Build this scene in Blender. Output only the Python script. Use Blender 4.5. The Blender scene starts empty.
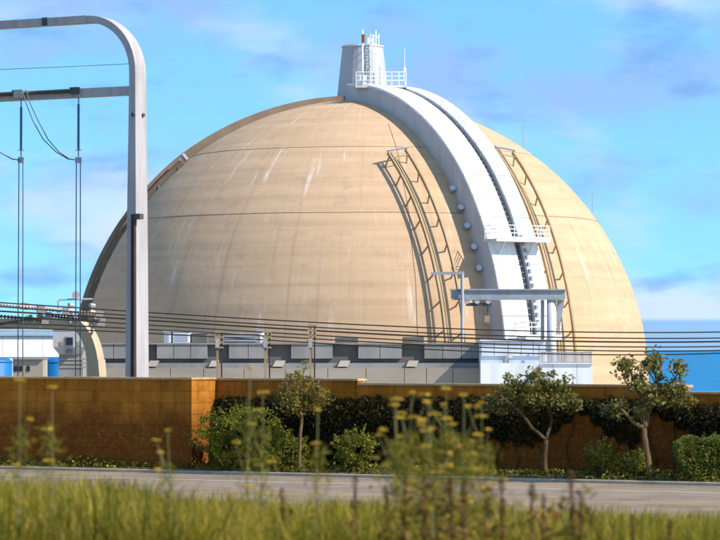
import bpy, math, random
import numpy as np
from mathutils import Vector, Matrix

random.seed(7); rng = np.random.default_rng(11)
S = bpy.context.scene
COL = S.collection
rad = math.radians

# ------------------------------------------------------------------ camera
F = 2927.0; EYE = 2.2; TH = math.atan(79 / F)
cam = bpy.data.cameras.new('camera'); co = bpy.data.objects.new('camera', cam); COL.objects.link(co)
co.location = (0, 0, EYE); co.rotation_euler = (math.pi / 2 + TH, 0, 0)
cam.sensor_width = 36; cam.lens = F / 720 * 36; cam.clip_start = 0.5; cam.clip_end = 90000
cam.dof.use_dof = True; cam.dof.focus_distance = 190; cam.dof.aperture_fstop = 4.2
S.camera = co
S.render.resolution_x = 1024; S.render.resolution_y = 768

# ------------------------------------------------------------------ sky and sun
SUN_AZ, SUN_EL = 66.0, 41.0          # azimuth from the camera side towards the right
sdir = Vector((math.cos(rad(SUN_EL)) * math.sin(rad(SUN_AZ)), -math.cos(rad(SUN_EL)) * math.cos(rad(SUN_AZ)), math.sin(rad(SUN_EL))))
W = bpy.data.worlds.new('World'); S.world = W; W.use_nodes = True
nt = W.node_tree; nt.nodes.clear()
def N(t, **k):
    n = nt.nodes.new(t)
    for a, b in k.items(): setattr(n, a, b)
    return n
L = lambda a, b: nt.links.new(a, b)
out = N('ShaderNodeOutputWorld'); bg = N('ShaderNodeBackground'); bg.inputs['Strength'].default_value = 0.15
L(bg.outputs[0], out.inputs[0])
tc = N('ShaderNodeTexCoord')
sky = N('ShaderNodeTexSky', sky_type='NISHITA', sun_disc=False, sun_elevation=rad(SUN_EL), sun_rotation=rad(180 - SUN_AZ))
sky.altitude = 0; sky.air_density = 1.0; sky.dust_density = 0.3; sky.ozone_density = 3.0
# clear marine air: the deep blue reaches low, so lift the lookup a little
mp = N('ShaderNodeVectorMath', operation='ADD'); mp.inputs[1].default_value = (0, 0, 0.16)
L(tc.outputs['Generated'], mp.inputs[0]); L(mp.outputs[0], sky.inputs['Vector'])
tint = N('ShaderNodeMix', data_type='RGBA', blend_type='MULTIPLY'); tint.inputs[0].default_value = 1
L(sky.outputs[0], tint.inputs[6]); tint.inputs[7].default_value = (0.78, 1.22, 1.36, 1)
# cloud veils
def cloud(scale, loc, lo, hi, detail=5):
    m = N('ShaderNodeMapping'); m.inputs['Scale'].default_value = scale; m.inputs['Location'].default_value = loc
    L(tc.outputs['Generated'], m.inputs[0])
    n = N('ShaderNodeTexNoise'); n.inputs['Scale'].default_value = 1; n.inputs['Detail'].default_value = detail; n.inputs['Roughness'].default_value = 0.52
    L(m.outputs[0], n.inputs['Vector'])
    r = N('ShaderNodeMapRange'); r.inputs[1].default_value = lo; r.inputs[2].default_value = hi; r.interpolation_type = 'SMOOTHSTEP'
    L(n.outputs[0], r.inputs[0]); return r.outputs[0]
def mixc(fac, a, bcol, k):
    mu = N('ShaderNodeMath', operation='MULTIPLY'); mu.inputs[1].default_value = k; L(fac, mu.inputs[0])
    mx = N('ShaderNodeMix', data_type='RGBA'); L(mu.outputs[0], mx.inputs[0]); L(a, mx.inputs[6]); mx.inputs[7].default_value = (*bcol, 1)
    return mx.outputs[2]
c = tint.outputs[2]
c = mixc(cloud((17, 9, 34), (2.3, 1, 4.4), .44, .68), c, (1.85, 2.75, 4.75), .75)     # lavender veil
c = mixc(cloud((11, 7, 26), (7.1, 3, 1.2), .47, .72), c, (3.7, 4.3, 5.2), .85)     # bright cirrus
c = mixc(cloud((22, 9, 60), (4.4, 8, 9.0), .52, .70, 8), c, (.95, 2.05, 4.2), .6)     # darker scraps
# distant marine haze bank on the horizon
sx = N('ShaderNodeSeparateXYZ'); L(tc.outputs['Generated'], sx.inputs[0])
hr = N('ShaderNodeMapRange'); hr.inputs[1].default_value = 0.0107; hr.inputs[2].default_value = 0.0092; L(sx.outputs[2], hr.inputs[0])
c = mixc(hr.outputs[0], c, (1.30, 2.75, 4.9), .8)
L(c, bg.inputs['Color'])

sl = bpy.data.lights.new('sun', 'SUN'); sl.energy = 4.6; sl.angle = rad(0.53); sl.color = (1, 0.94, 0.84)
so = bpy.data.objects.new('sun', sl); COL.objects.link(so)
so.rotation_euler = sdir.to_track_quat('Z', 'Y').to_euler(); so.location = (60, -40, 80)
S.view_settings.view_transform = 'Standard'; S.view_settings.look = 'None'
S.view_settings.exposure = 0.4; S.view_settings.gamma = 1

# ------------------------------------------------------------------ helpers
def P(px, py, d):
    """a pixel's ray taken to the depth d that its support gives"""
    u = (px - 360) / F; w = (270 - py) / F
    y = math.cos(TH) - w * math.sin(TH); z = math.sin(TH) + w * math.cos(TH)
    return Vector((u / y * d, d, EYE + z / y * d))

MATS = {}
def mat(name, col, col2=None, scale=3.0, rough=0.8, bump=0.0, bscale=20.0, spec=0.3, metal=0.0, stretch=(1, 1, 1), lo=.35, hi=.65, fine=0.0):
    if name in MATS: return MATS[name]
    m = bpy.data.materials.new(name); m.use_nodes = True; t = m.node_tree; b = t.nodes['Principled BSDF']
    b.inputs['Roughness'].default_value = rough; b.inputs['Metallic'].default_value = metal
    b.inputs['Specular IOR Level'].default_value = spec
    g = t.nodes.new('ShaderNodeNewGeometry')
    if col2:
        mpn = t.nodes.new('ShaderNodeMapping'); mpn.inputs['Scale'].default_value = stretch; t.links.new(g.outputs['Position'], mpn.inputs[0])
        n = t.nodes.new('ShaderNodeTexNoise'); n.inputs['Scale'].default_value = scale; n.inputs['Detail'].default_value = 6; n.inputs['Roughness'].default_value = .6
        t.links.new(mpn.outputs[0], n.inputs['Vector'])
        r = t.nodes.new('ShaderNodeMapRange'); r.inputs[1].default_value = lo; r.inputs[2].default_value = hi; t.links.new(n.outputs[0], r.inputs[0])
        x = t.nodes.new('ShaderNodeMix'); x.data_type = 'RGBA'; t.links.new(r.outputs[0], x.inputs[0])
        x.inputs[6].default_value = (*col, 1); x.inputs[7].default_value = (*col2, 1)
        t.links.new(x.outputs[2], b.inputs['Base Color'])
    else: b.inputs['Base Color'].default_value = (*col, 1)
    if bump:
        n2 = t.nodes.new('ShaderNodeTexNoise'); n2.inputs['Scale'].default_value = bscale; n2.inputs['Detail'].default_value = 4
        t.links.new(g.outputs['Position'], n2.inputs['Vector'])
        bn = t.nodes.new('ShaderNodeBump'); bn.inputs['Strength'].default_value = bump; bn.inputs['Distance'].default_value = 0.05
        t.links.new(n2.outputs[0], bn.inputs['Height']); t.links.new(bn.outputs[0], b.inputs['Normal'])
    MATS[name] = m; return m

def leafmat(name, dark, light, trans=0.35, dry=None):
    """leaf colour varies from leaf to leaf through the face attribute var"""
    m = bpy.data.materials.new(name); m.use_nodes = True; t = m.node_tree; b = t.nodes['Principled BSDF']
    a = t.nodes.new('ShaderNodeAttribute'); a.attribute_name = 'var'
    r = t.nodes.new('ShaderNodeValToRGB'); r.color_ramp.elements[0].color = (*dark, 1); r.color_ramp.elements[1].color = (*light, 1)
    if dry: e = r.color_ramp.elements.new(0.93); e.color = (*light, 1); r.color_ramp.elements[2].color = (*dry, 1)
    t.links.new(a.outputs['Fac'], r.inputs[0]); t.links.new(r.outputs[0], b.inputs['Base Color'])
    b.inputs['Roughness'].default_value = .6; b.inputs['Specular IOR Level'].default_value = .25
    tr = t.nodes.new('ShaderNodeBsdfTranslucent'); t.links.new(r.outputs[0], tr.inputs[0])
    mx = t.nodes.new('ShaderNodeMixShader'); mx.inputs[0].default_value = trans
    t.links.new(b.outputs[0], mx.inputs[1]); t.links.new(tr.outputs[0], mx.inputs[2]); t.links.new(mx.outputs[0], t.nodes['Material Output'].inputs[0])
    MATS[name] = m; return m

class MB:
    def __init__(s): s.v = []; s.f = []
    def add(s, vs, fs):
        o = len(s.v); s.v += [tuple(v) for v in vs]; s.f += [tuple(i + o for i in f) for f in fs]; return s
    def hexa(s, c):     # 8 corners: bottom ring then top ring
        return s.add(c, [(3, 2, 1, 0), (4, 5, 6, 7), (0, 1, 5, 4), (1, 2, 6, 5), (2, 3, 7, 6), (3, 0, 4, 7)])
    def box(s, c, sz, rz=0):
        hx, hy, hz = sz[0] / 2, sz[1] / 2, sz[2] / 2; ca, sa = math.cos(rz), math.sin(rz)
        pts = []
        for z in (-hz, hz):
            for x, y in ((-hx, -hy), (hx, -hy), (hx, hy), (-hx, hy)):
                pts.append((c[0] + x * ca - y * sa, c[1] + x * sa + y * ca, c[2] + z))
        return s.hexa(pts)
    def bb(s, x0, x1, y0, y1, z0, z1):
        return s.box(((x0 + x1) / 2, (y0 + y1) / 2, (z0 + z1) / 2), (x1 - x0, y1 - y0, z1 - z0))
    def tube(s, pts, r, n=8):
        pts = [Vector(p) for p in pts]; rs = r if isinstance(r, (list, tuple)) else [r] * len(pts)
        o = len(s.v); up = Vector((0, 0, 1)); prev = None
        for i, p in enumerate(pts):
            d = (pts[min(i + 1, len(pts) - 1)] - pts[max(i - 1, 0)]).normalized()
            if prev is None:
                a = d.cross(up); a = d.cross(Vector((1, 0, 0))) if a.length < 1e-3 else a
            else: a = prev - d * prev.dot(d)
            a.normalize(); prev = a; b = d.cross(a)
            for k in range(n):
                q = 2 * math.pi * k / n; s.v.append(tuple(p + (a * math.cos(q) + b * math.sin(q)) * rs[i]))
        for i in range(len(pts) - 1):
            for k in range(n):
                s.f.append((o + i * n + k, o + i * n + (k + 1) % n, o + (i + 1) * n + (k + 1) % n, o + (i + 1) * n + k))
        s.f.append(tuple(o + k for k in reversed(range(n)))); e = o + (len(pts) - 1) * n
        s.f.append(tuple(e + k for k in range(n))); return s
    def bar(s, a, b, w, h=None, side=None):      # rectangular bar from a to b
        a, b = Vector(a), Vector(b); h = h or w; d = (b - a).normalized()
        x = Vector(side) if side else (d.cross(Vector((0, 0, 1))) if abs(d.z) < .95 else Vector((1, 0, 0)))
        x = (x - d * x.dot(d)).normalized(); y = d.cross(x)
        return s.hexa([p + x * i * w / 2 + y * j * h / 2 for p in (a, b) for i, j in ((-1, -1), (1, -1), (1, 1), (-1, 1))])
    def build(s, name, m, parent=None, smooth=False, base=None, bevel=0):
        base = Vector(base) if base is not None else (Vector(parent['_b']) if parent is not None else Vector((0, 0, 0)))
        me = bpy.data.meshes.new(name); me.from_pydata([(v[0] - base.x, v[1] - base.y, v[2] - base.z) for v in s.v], [], s.f)
        me.materials.append(m); me.validate()
        if smooth: me.polygons.foreach_set('use_smooth', [True] * len(me.polygons))
        o = bpy.data.objects.new(name, me); COL.objects.link(o)
        if parent is not None: o.parent = parent; o['_b'] = parent['_b']
        else: o.location = base; o['_b'] = list(base)
        if bevel:
            bm = o.modifiers.new('b', 'BEVEL'); bm.width = bevel; bm.segments = 2; bm.limit_method = 'ANGLE'
        return o

def npmesh(name, verts, nface, k, m, parent=None, base=(0, 0, 0), var=None, smooth=False):
    """nface faces of k own vertices each"""
    me = bpy.data.meshes.new(name); nv = len(verts)
    verts = verts - (np.array(parent['_b']) if parent is not None else np.array(base))
    me.vertices.add(nv); me.vertices.foreach_set('co', verts.astype(np.float32).ravel())
    me.loops.add(nface * k); me.loops.foreach_set('vertex_index', np.arange(nface * k, dtype=np.int32))
    me.polygons.add(nface); me.polygons.foreach_set('loop_start', np.arange(nface, dtype=np.int32) * k)
    me.update(calc_edges=True)
    if var is not None:
        a = me.attributes.new('var', 'FLOAT', 'FACE'); a.data.foreach_set('value', var.astype(np.float32))
    me.materials.append(m)
    o = bpy.data.objects.new(name, me); COL.objects.link(o)
    if parent is not None: o.parent = parent; o['_b'] = parent['_b']
    else: o.location = base; o['_b'] = list(base)
    return o

def thing(name, label, cat, base, group=None):
    o = bpy.data.objects.new(name, None); COL.objects.link(o); o.location = base; o['_b'] = list(base)
    o.empty_display_size = .3; tag(o, label, cat, group); return o
def tag(o, label, cat, group=None):
    o['label'] = label; o['category'] = cat
    if group: o['group'] = group
    return o
def structure(o): o['kind'] = 'structure'; return o

# road frame: u runs along the road to the right (and nearer), v away from the camera
O0 = Vector((0, 72.9, 0)); RA = math.atan(.536)
UU = Vector((math.cos(RA), -math.sin(RA), 0)); VV = Vector((math.sin(RA), math.cos(RA), 0))
def RD(u, v, z): return O0 + UU * u + VV * v + Vector((0, 0, z))
def uv_of(x, y): q = Vector((x, y, 0)) - O0; return q.dot(UU), q.dot(VV)
def u_at(px, v):      # u of the point with lateral pixel px on the line v = const
    k = (px - 360) / F     # x = k*y
    # O0 + u*UU + v*VV : x = u c + v s ; y = 72.9 - u s + v c
    c_, s_ = math.cos(RA), math.sin(RA)
    return (k * (72.9 + v * c_) - v * s_) / (c_ + k * s_)
GV = [(-400, 0), (-58, 0), (-38, .05), (-28, -.35), (-17.5, -1.02), (-16.5, -1.04), (0.4, -1.04), (.45, -.9), (3.2, -.86), (5, -1.1), (10, -4), (60, -26), (262, -26.2), (285, -31), (330, -36)]
def gz(v): return float(np.interp(v, [a for a, b in GV], [b for a, b in GV]))
def gxy(x, y): return gz(uv_of(x, y)[1])

# ------------------------------------------------------------------ materials
M_ground = mat('ground', (.16, .12, .05), (.09, .085, .03), 1.2, .95, .6, 6)
M_asph = mat('asphalt', (.20, .15, .105), (.30, .225, .15), .7, .9, .25, 30, stretch=(1, 1, 1))
M_line = mat('road_paint', (.52, .47, .39), (.36, .32, .26), 2.5, .7)
M_kerb = mat('kerb_concrete', (.46, .39, .29), (.32, .27, .19), 2, .85)
M_white = mat('white_paint', (.85, .86, .86), (.66, .66, .64), .9, .5, spec=.35, stretch=(1.6, 1.6, .35), lo=.45, hi=.8)
M_whited = mat('white_paint_worn', (.74, .75, .76), (.58, .58, .57), 1.2, .6, stretch=(1, 1, .25))
M_grey = mat('grey_steel', (.36, .38, .40), (.28, .295, .31), 1.5, .55)
M_dgrey = mat('dark_steel', (.10, .10, .105), (.06, .06, .065), 2, .6)
M_galv = mat('galvanised_steel', (.46, .45, .46), (.38, .37, .38), 1.2, .5, spec=.5, stretch=(1, 1, .2))
M_galvR = mat('pale_galvanised_steel', (.49, .44, .425), (.34, .295, .275), 1.4, .5, spec=.4, stretch=(2, 2, .25), lo=.4, hi=.8)
M_conc = mat('grey_concrete', (.33, .31, .29), (.23, .215, .20), .5, .85, .15, 8, stretch=(1, 1, .4))
M_concd = mat('dark_concrete', (.16, .145, .125), (.12, .11, .095), .6, .9)
M_conct = mat('tan_concrete', (.40, .34, .27), (.31, .265, .21), .5, .9, .15, 8, stretch=(.3, 1, 1))
M_tanst = mat('tan_painted_steel', (.42, .31, .17), (.32, .22, .11), 1.5, .6, stretch=(1, 1, .4))
M_rust = mat('brown_conduit', (.075, .03, .022), (.05, .022, .016), 2, .6)
M_cable = mat('dark_cable', (.05, .032, .02), (.035, .025, .018), 2, .55)
M_blue = mat('blue_paint', (.008, .14, .36), (.012, .17, .40), 1, .5)
M_ins = mat('insulator_porcelain', (.58, .45, .33), (.44, .33, .23), 3, .35, spec=.5)
M_insb = mat('polymer_insulator', (.05, .12, .20), (.04, .09, .16), 3, .5)
M_glass = mat('dark_window_glass', (.012, .014, .016), rough=.12, spec=.6)
M_bark = mat('bark', (.14, .085, .035), (.05, .03, .014), 7, .9, .6, 25, stretch=(1, 1, .3))
M_barkp = mat('pale_bark', (.21, .135, .06), (.08, .05, .022), 7, .9, .5, 25, stretch=(1, 1, .3))

def dome_material():
    m = bpy.data.materials.new('dome_concrete'); m.use_nodes = True; t = m.node_tree; b = t.nodes['Principled BSDF']
    lk = t.links.new; nn = t.nodes.new
    b.inputs['Roughness'].default_value = .85; b.inputs['Specular IOR Level'].default_value = .2
    g = nn('ShaderNodeNewGeometry'); sub = nn('ShaderNodeVectorMath'); sub.operation = 'SUBTRACT'; sub.inputs[1].default_value = DC
    lk(g.outputs['Position'], sub.inputs[0]); nrm = nn('ShaderNodeVectorMath'); nrm.operation = 'NORMALIZE'; lk(sub.outputs[0], nrm.inputs[0])
    s = nn('ShaderNodeSeparateXYZ'); lk(nrm.outputs[0], s.inputs[0])
    neg = nn('ShaderNodeMath'); neg.operation = 'MULTIPLY'; neg.inputs[1].default_value = -1; lk(s.outputs[1], neg.inputs[0])
    az = nn('ShaderNodeMath'); az.operation = 'ARCTAN2'; lk(s.outputs[0], az.inputs[0]); lk(neg.outputs[0], az.inputs[1])
    lat = nn('ShaderNodeMath'); lat.operation = 'ARCSINE'; lk(s.outputs[2], lat.inputs[0])
    cb = nn('ShaderNodeCombineXYZ'); lk(az.outputs[0], cb.inputs[0]); lk(lat.outputs[0], cb.inputs[1])
    def noise(sc, scale, detail=6, rough=.6, lo=.3, hi=.7, off=(0, 0, 0)):
        mp = nn('ShaderNodeMapping'); mp.inputs['Scale'].default_value = sc; mp.inputs['Location'].default_value = off; lk(cb.outputs[0], mp.inputs[0])
        n = nn('ShaderNodeTexNoise'); n.inputs['Scale'].default_value = scale; n.inputs['Detail'].default_value = detail; n.inputs['Roughness'].default_value = rough
        lk(mp.outputs[0], n.inputs['Vector']); r = nn('ShaderNodeMapRange'); r.inputs[1].default_value = lo; r.inputs[2].default_value = hi; lk(n.outputs[0], r.inputs[0]); return r.outputs[0]
    def mixf(fac, k, a, colour, blend='MIX'):
        mu = nn('ShaderNodeMath'); mu.operation = 'MULTIPLY'; mu.inputs[1].default_value = k; lk(fac, mu.inputs[0])
        x = nn('ShaderNodeMix'); x.data_type = 'RGBA'; x.blend_type = blend; lk(mu.outputs[0], x.inputs[0]); lk(a, x.inputs[6]); x.inputs[7].default_value = (*colour, 1); return x.outputs[2]
    base = nn('ShaderNodeRGB'); base.outputs[0].default_value = (.64, .43, .262, 1)
    c = base.outputs[0]
    c = mixf(noise((1.2, 2.6, 1), 2.2), .55, c, (.51, .325, .18))
    c = mixf(noise((.6, 14, 1), 2.0, 3, .5, .35, .7), .6, c, (.45, .295, .17))              # pour bands
    c = mixf(noise((40, 1.0, 1), 1.6, 5, .65, .55, .8), .35, c, (.68, .54, .39))             # pale run-down streaks
    c = mixf(noise((26, .8, 1), 1.4, 5, .6, .55, .85, (3, 7, 0)), .85, c, (.36, .235, .145))    # dark streaks
    c = mixf(noise((11, 1.5, 1), 2.0, 5, .65, .60, .72, (11, 2, 0)), .75, c, (.76, .65, .54))  # lime bleeds
    c = mixf(noise((2.5, 4, 1), 3.2, 8, .7, .55, .8, (5, 5, 0)), .75, c, (.33, .235, .165))     # soot patches
    # formwork lift lines
    fr = nn('ShaderNodeMath'); fr.operation = 'MULTIPLY'; fr.inputs[1].default_value = 15.0; lk(lat.outputs[0], fr.inputs[0])
    f2 = nn('ShaderNodeMath'); f2.operation = 'FRACT'; lk(fr.outputs[0], f2.inputs[0])
    f3 = nn('ShaderNodeMapRange'); f3.inputs[1].default_value = .035; f3.inputs[2].default_value = .0; lk(f2.outputs[0], f3.inputs[0])
    c = mixf(f3.outputs[0], .35, c, (.30, .22, .15))
    fa = nn('ShaderNodeMath'); fa.operation = 'MULTIPLY'; fa.inputs[1].default_value = 24.0; lk(az.outputs[0], fa.inputs[0])
    f4 = nn('ShaderNodeMath'); f4.operation = 'FRACT'; lk(fa.outputs[0], f4.inputs[0])
    f5 = nn('ShaderNodeMapRange'); f5.inputs[1].default_value = .03; f5.inputs[2].default_value = 0; lk(f4.outputs[0], f5.inputs[0])
    c = mixf(f5.outputs[0], .10, c, (.32, .24, .17))
    lk(c, b.inputs['Base Color'])
    n = nn('ShaderNodeTexNoise'); n.inputs['Scale'].default_value = 1.4; n.inputs['Detail'].default_value = 8; lk(g.outputs['Position'], n.inputs['Vector'])
    bp = nn('ShaderNodeBump'); bp.inputs['Strength'].default_value = .18; bp.inputs['Distance'].default_value = .12; lk(n.outputs[0], bp.inputs['Height']); lk(bp.outputs[0], b.inputs['Normal'])
    return m

def wall_material():
    m = bpy.data.materials.new('split_face_block'); m.use_nodes = True; t = m.node_tree; b = t.nodes['Principled BSDF']; lk = t.links.new; nn = t.nodes.new
    b.inputs['Roughness'].default_value = .95; b.inputs['Specular IOR Level'].default_value = .1
    g = nn('ShaderNodeNewGeometry'); oi = nn('ShaderNodeObjectInfo')
    n = nn('ShaderNodeTexNoise'); n.inputs['Scale'].default_value = 1.6; n.inputs['Detail'].default_value = 7; lk(g.outputs['Position'], n.inputs['Vector'])
    ad = nn('ShaderNodeMath'); ad.operation = 'MULTIPLY_ADD'; ad.inputs[1].default_value = .22; lk(oi.outputs['Random'], ad.inputs[0]); lk(n.outputs[0], ad.inputs[2])
    r = nn('ShaderNodeValToRGB'); r.color_ramp.elements[0].position = .3; r.color_ramp.elements[0].color = (.28, .092, .009, 1); r.color_ramp.elements[1].position = .85; r.color_ramp.elements[1].color = (.50, .185, .020, 1)
    lk(ad.outputs[0], r.inputs[0])
    # darker red-brown towards the foot of the wall, with an uneven edge
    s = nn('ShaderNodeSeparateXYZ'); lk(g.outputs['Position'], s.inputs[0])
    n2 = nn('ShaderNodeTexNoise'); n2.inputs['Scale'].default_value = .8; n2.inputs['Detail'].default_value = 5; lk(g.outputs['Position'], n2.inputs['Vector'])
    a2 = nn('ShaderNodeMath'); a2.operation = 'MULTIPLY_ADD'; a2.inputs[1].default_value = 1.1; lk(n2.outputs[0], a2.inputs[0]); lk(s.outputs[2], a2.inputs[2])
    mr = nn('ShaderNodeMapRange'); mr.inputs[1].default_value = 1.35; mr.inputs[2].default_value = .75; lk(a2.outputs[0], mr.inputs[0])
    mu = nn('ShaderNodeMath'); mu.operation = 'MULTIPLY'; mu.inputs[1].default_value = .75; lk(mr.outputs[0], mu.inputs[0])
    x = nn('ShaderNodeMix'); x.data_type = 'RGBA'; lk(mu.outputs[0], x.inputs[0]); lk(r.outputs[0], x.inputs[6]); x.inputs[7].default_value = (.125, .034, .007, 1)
    mp = nn('ShaderNodeMapping'); mp.inputs['Scale'].default_value = (5, 5, .5); lk(g.outputs['Position'], mp.inputs[0])
    n4 = nn('ShaderNodeTexNoise'); n4.inputs['Scale'].default_value = 1; n4.inputs['Detail'].default_value = 6; lk(mp.outputs[0], n4.inputs['Vector'])
    m4 = nn('ShaderNodeMapRange'); m4.inputs[1].default_value = .5; m4.inputs[2].default_value = .8; m4.inputs[4].default_value = .6; lk(n4.outputs[0], m4.inputs[0])
    x4 = nn('ShaderNodeMix'); x4.data_type = 'RGBA'; lk(m4.outputs[0], x4.inputs[0]); lk(x.outputs[2], x4.inputs[6]); x4.inputs[7].default_value = (.15, .055, .012, 1)
    n5 = nn('ShaderNodeTexNoise'); n5.inputs['Scale'].default_value = 9; n5.inputs['Detail'].default_value = 8; n5.inputs['Roughness'].default_value = .7; lk(g.outputs['Position'], n5.inputs['Vector'])
    m5 = nn('ShaderNodeMapRange'); m5.inputs[1].default_value = .52; m5.inputs[2].default_value = .8; m5.inputs[4].default_value = .6; lk(n5.outputs[0], m5.inputs[0])
    x5 = nn('ShaderNodeMix'); x5.data_type = 'RGBA'; lk(m5.outputs[0], x5.inputs[0]); lk(x4.outputs[2], x5.inputs[6]); x5.inputs[7].default_value = (.50, .26, .07, 1)
    lk(x5.outputs[2], b.inputs['Base Color'])
    n3 = nn('ShaderNodeTexNoise'); n3.inputs['Scale'].default_value = 22; n3.inputs['Detail'].default_value = 5; lk(g.outputs['Position'], n3.inputs['Vector'])
    bp = nn('ShaderNodeBump'); bp.inputs['Strength'].default_value = .7; bp.inputs['Distance'].default_value = .03; lk(n3.outputs[0], bp.inputs['Height']); lk(bp.outputs[0], b.inputs['Normal'])
    return m

# ------------------------------------------------------------------ the setting
def build_ground():
    vs = [a for a, b in GV]; vv = []
    for a, b in zip(vs[:-1], vs[1:]): vv += list(np.linspace(a, b, max(2, int(min(40, (b - a) / 1.2))), endpoint=False))
    vv.append(vs[-1]); us = np.concatenate([np.linspace(-900, -60, 8, endpoint=False), np.linspace(-60, 60, 61), np.linspace(90, 900, 8)])
    mb = MB(); nu = len(us)
    for v in vv:
        for u in us:
            z = gz(v)
            if 5 < v < 250: z += .3 * math.sin(u * .21 + v * .1) * min(1, (v - 5) / 10)
            p = RD(u, v, z); mb.v.append(tuple(p))
    for i in range(len(vv) - 1):
        for j in range(nu - 1): mb.f.append((i * nu + j, i * nu + j + 1, (i + 1) * nu + j + 1, (i + 1) * nu + j))
    structure(mb.build('ground', M_ground, smooth=True))
build_ground()

def sheet(name, m, v0, v1, z, u0=-900, u1=900, th=None):
    mb = MB(); n = 40; us = np.linspace(u0, u1, n)
    for u in us: mb.v += [tuple(RD(u, v0, z)), tuple(RD(u, v1, z))]
    for i in range(n - 1): mb.f.append((2 * i, 2 * i + 2, 2 * i + 3, 2 * i + 1))
    return mb.build(name, m)
road = structure(sheet('road', M_asph, -16.3, 0.02, -1.0))
for v0, w, m in ((-3.2, .26, M_line), (-13.0, .2, M_line), (-8.3, .12, mat('yellow_road_paint', (.55, .36, .08), (.40, .28, .09), 2, .7)), (-8.0, .12, MATS['yellow_road_paint'])):
    o = sheet('edge_line' if m is M_line else 'centre_line', m, v0, v0 + w, -.996); o.parent = road
kerb = MB(); kerb.hexa([RD(u, v, z) for z in (-1.2, -.92) for u, v in ((-300, .02), (300, .02), (300, .2), (-300, .2))])
structure(kerb.build('kerb', M_kerb, bevel=.02))
structure(sheet('freeway_road', M_asph, -92, -60.5, .03))

structure(sheet('yard_bounce_sheet', mat('pale_bounce', (.56, .47, .35), (.48, .40, .29), .2, .9), 64, 255, -25.6))  # unseen pale sheet over the pad, added to bounce warm light at the dome
def sea():
    m = bpy.data.materials.new('sea_water'); m.use_nodes = True; t = m.node_tree; b = t.nodes['Principled BSDF']
    b.inputs['Base Color'].default_value = (.003, .16, .34, 1); b.inputs['Roughness'].default_value = .55; b.inputs['Specular IOR Level'].default_value = .22
    g = t.nodes.new('ShaderNodeNewGeometry'); mp = t.nodes.new('ShaderNodeMapping'); mp.inputs['Scale'].default_value = (.02, .004, 1); t.links.new(g.outputs['Position'], mp.inputs[0])
    n = t.nodes.new('ShaderNodeTexNoise'); n.inputs['Scale'].default_value = 1; n.inputs['Detail'].default_value = 6; t.links.new(mp.outputs[0], n.inputs['Vector'])
    r = t.nodes.new('ShaderNodeValToRGB'); r.color_ramp.elements[0].position = .35; r.color_ramp.elements[0].color = (.002, .155, .33, 1); r.color_ramp.elements[1].position = .7; r.color_ramp.elements[1].color = (.004, .21, .42, 1)
    t.links.new(n.outputs[0], r.inputs[0]); t.links.new(r.outputs[0], b.inputs['Base Color'])
    bp = t.nodes.new('ShaderNodeBump'); bp.inputs['Strength'].default_value = .5; bp.inputs['Distance'].default_value = 2.0; t.links.new(n.outputs[0], bp.inputs['Height']); t.links.new(bp.outputs[0], b.inputs['Normal'])
    mb = MB(); a, b_ = 60000, 80000
    mb.v = [(-a, 60, -32), (a, 60, -32), (a, b_, -32), (-a, b_, -32)]; mb.f = [(0, 1, 2, 3)]
    structure(mb.build('sea', m))
sea()

# ------------------------------------------------------------------ containment dome
DC = Vector((0.34, 250., -0.75)); DR = 24.2; PAD = -26.1
M_dome = dome_material()
dome = thing('containment_dome', 'huge tan concrete containment dome with weathered streaks and thin joint lines', 'dome', (DC.x, DC.y, PAD))
def sph(az, lat, h=0):
    a, l = rad(az), rad(lat); r = DR + h
    return DC + Vector((math.cos(l) * math.sin(a), -math.cos(l) * math.cos(a), math.sin(l))) * r
mb = MB(); NA = 160; rows = [-30] + list(np.linspace(0, 88.5, 60))
for l in rows:
    for k in range(NA):
        if l < 0: q = sph(k * 360 / NA, 0); q.z = PAD - .3
        else: q = sph(k * 360 / NA, l)
        mb.v.append(tuple(q))
for i in range(len(rows) - 1):
    for k in range(NA): mb.f.append((i * NA + k, i * NA + (k + 1) % NA, (i + 1) * NA + (k + 1) % NA, (i + 1) * NA + k))
mb.f.append(tuple((len(rows) - 1) * NA + k for k in range(NA)))
shell = mb.build('shell', M_dome, dome, smooth=True)
M_joint = mat('joint_sealant', (.17, .115, .075), (.25, .17, .11), 2, .8)
for la in (34.5, 52.7):
    MB().tube([sph(a, la + .02 * math.sin(a * .23), .0) for a in np.linspace(-180, 180, 181)], .026, 5).build('joint_line', M_joint, dome)
MB().tube([sph(10 + .08 * math.sin(l * .4), l, .01) for l in np.linspace(2, 62, 40)], .018, 5).build('ground_cable', M_joint, dome)
for px, py0, py1 in ((524.5, 149, 128), (598, 214, 193)):
    a = P(px, py0, 250.0); d = (a - DC).normalized(); a = DC + d * (DR - .1)
    MB().tube([a, a + Vector((0, 0, (py0 - py1) / F * 250 + .4))], .03, 5).build('lightning_rod', M_grey, dome)

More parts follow.
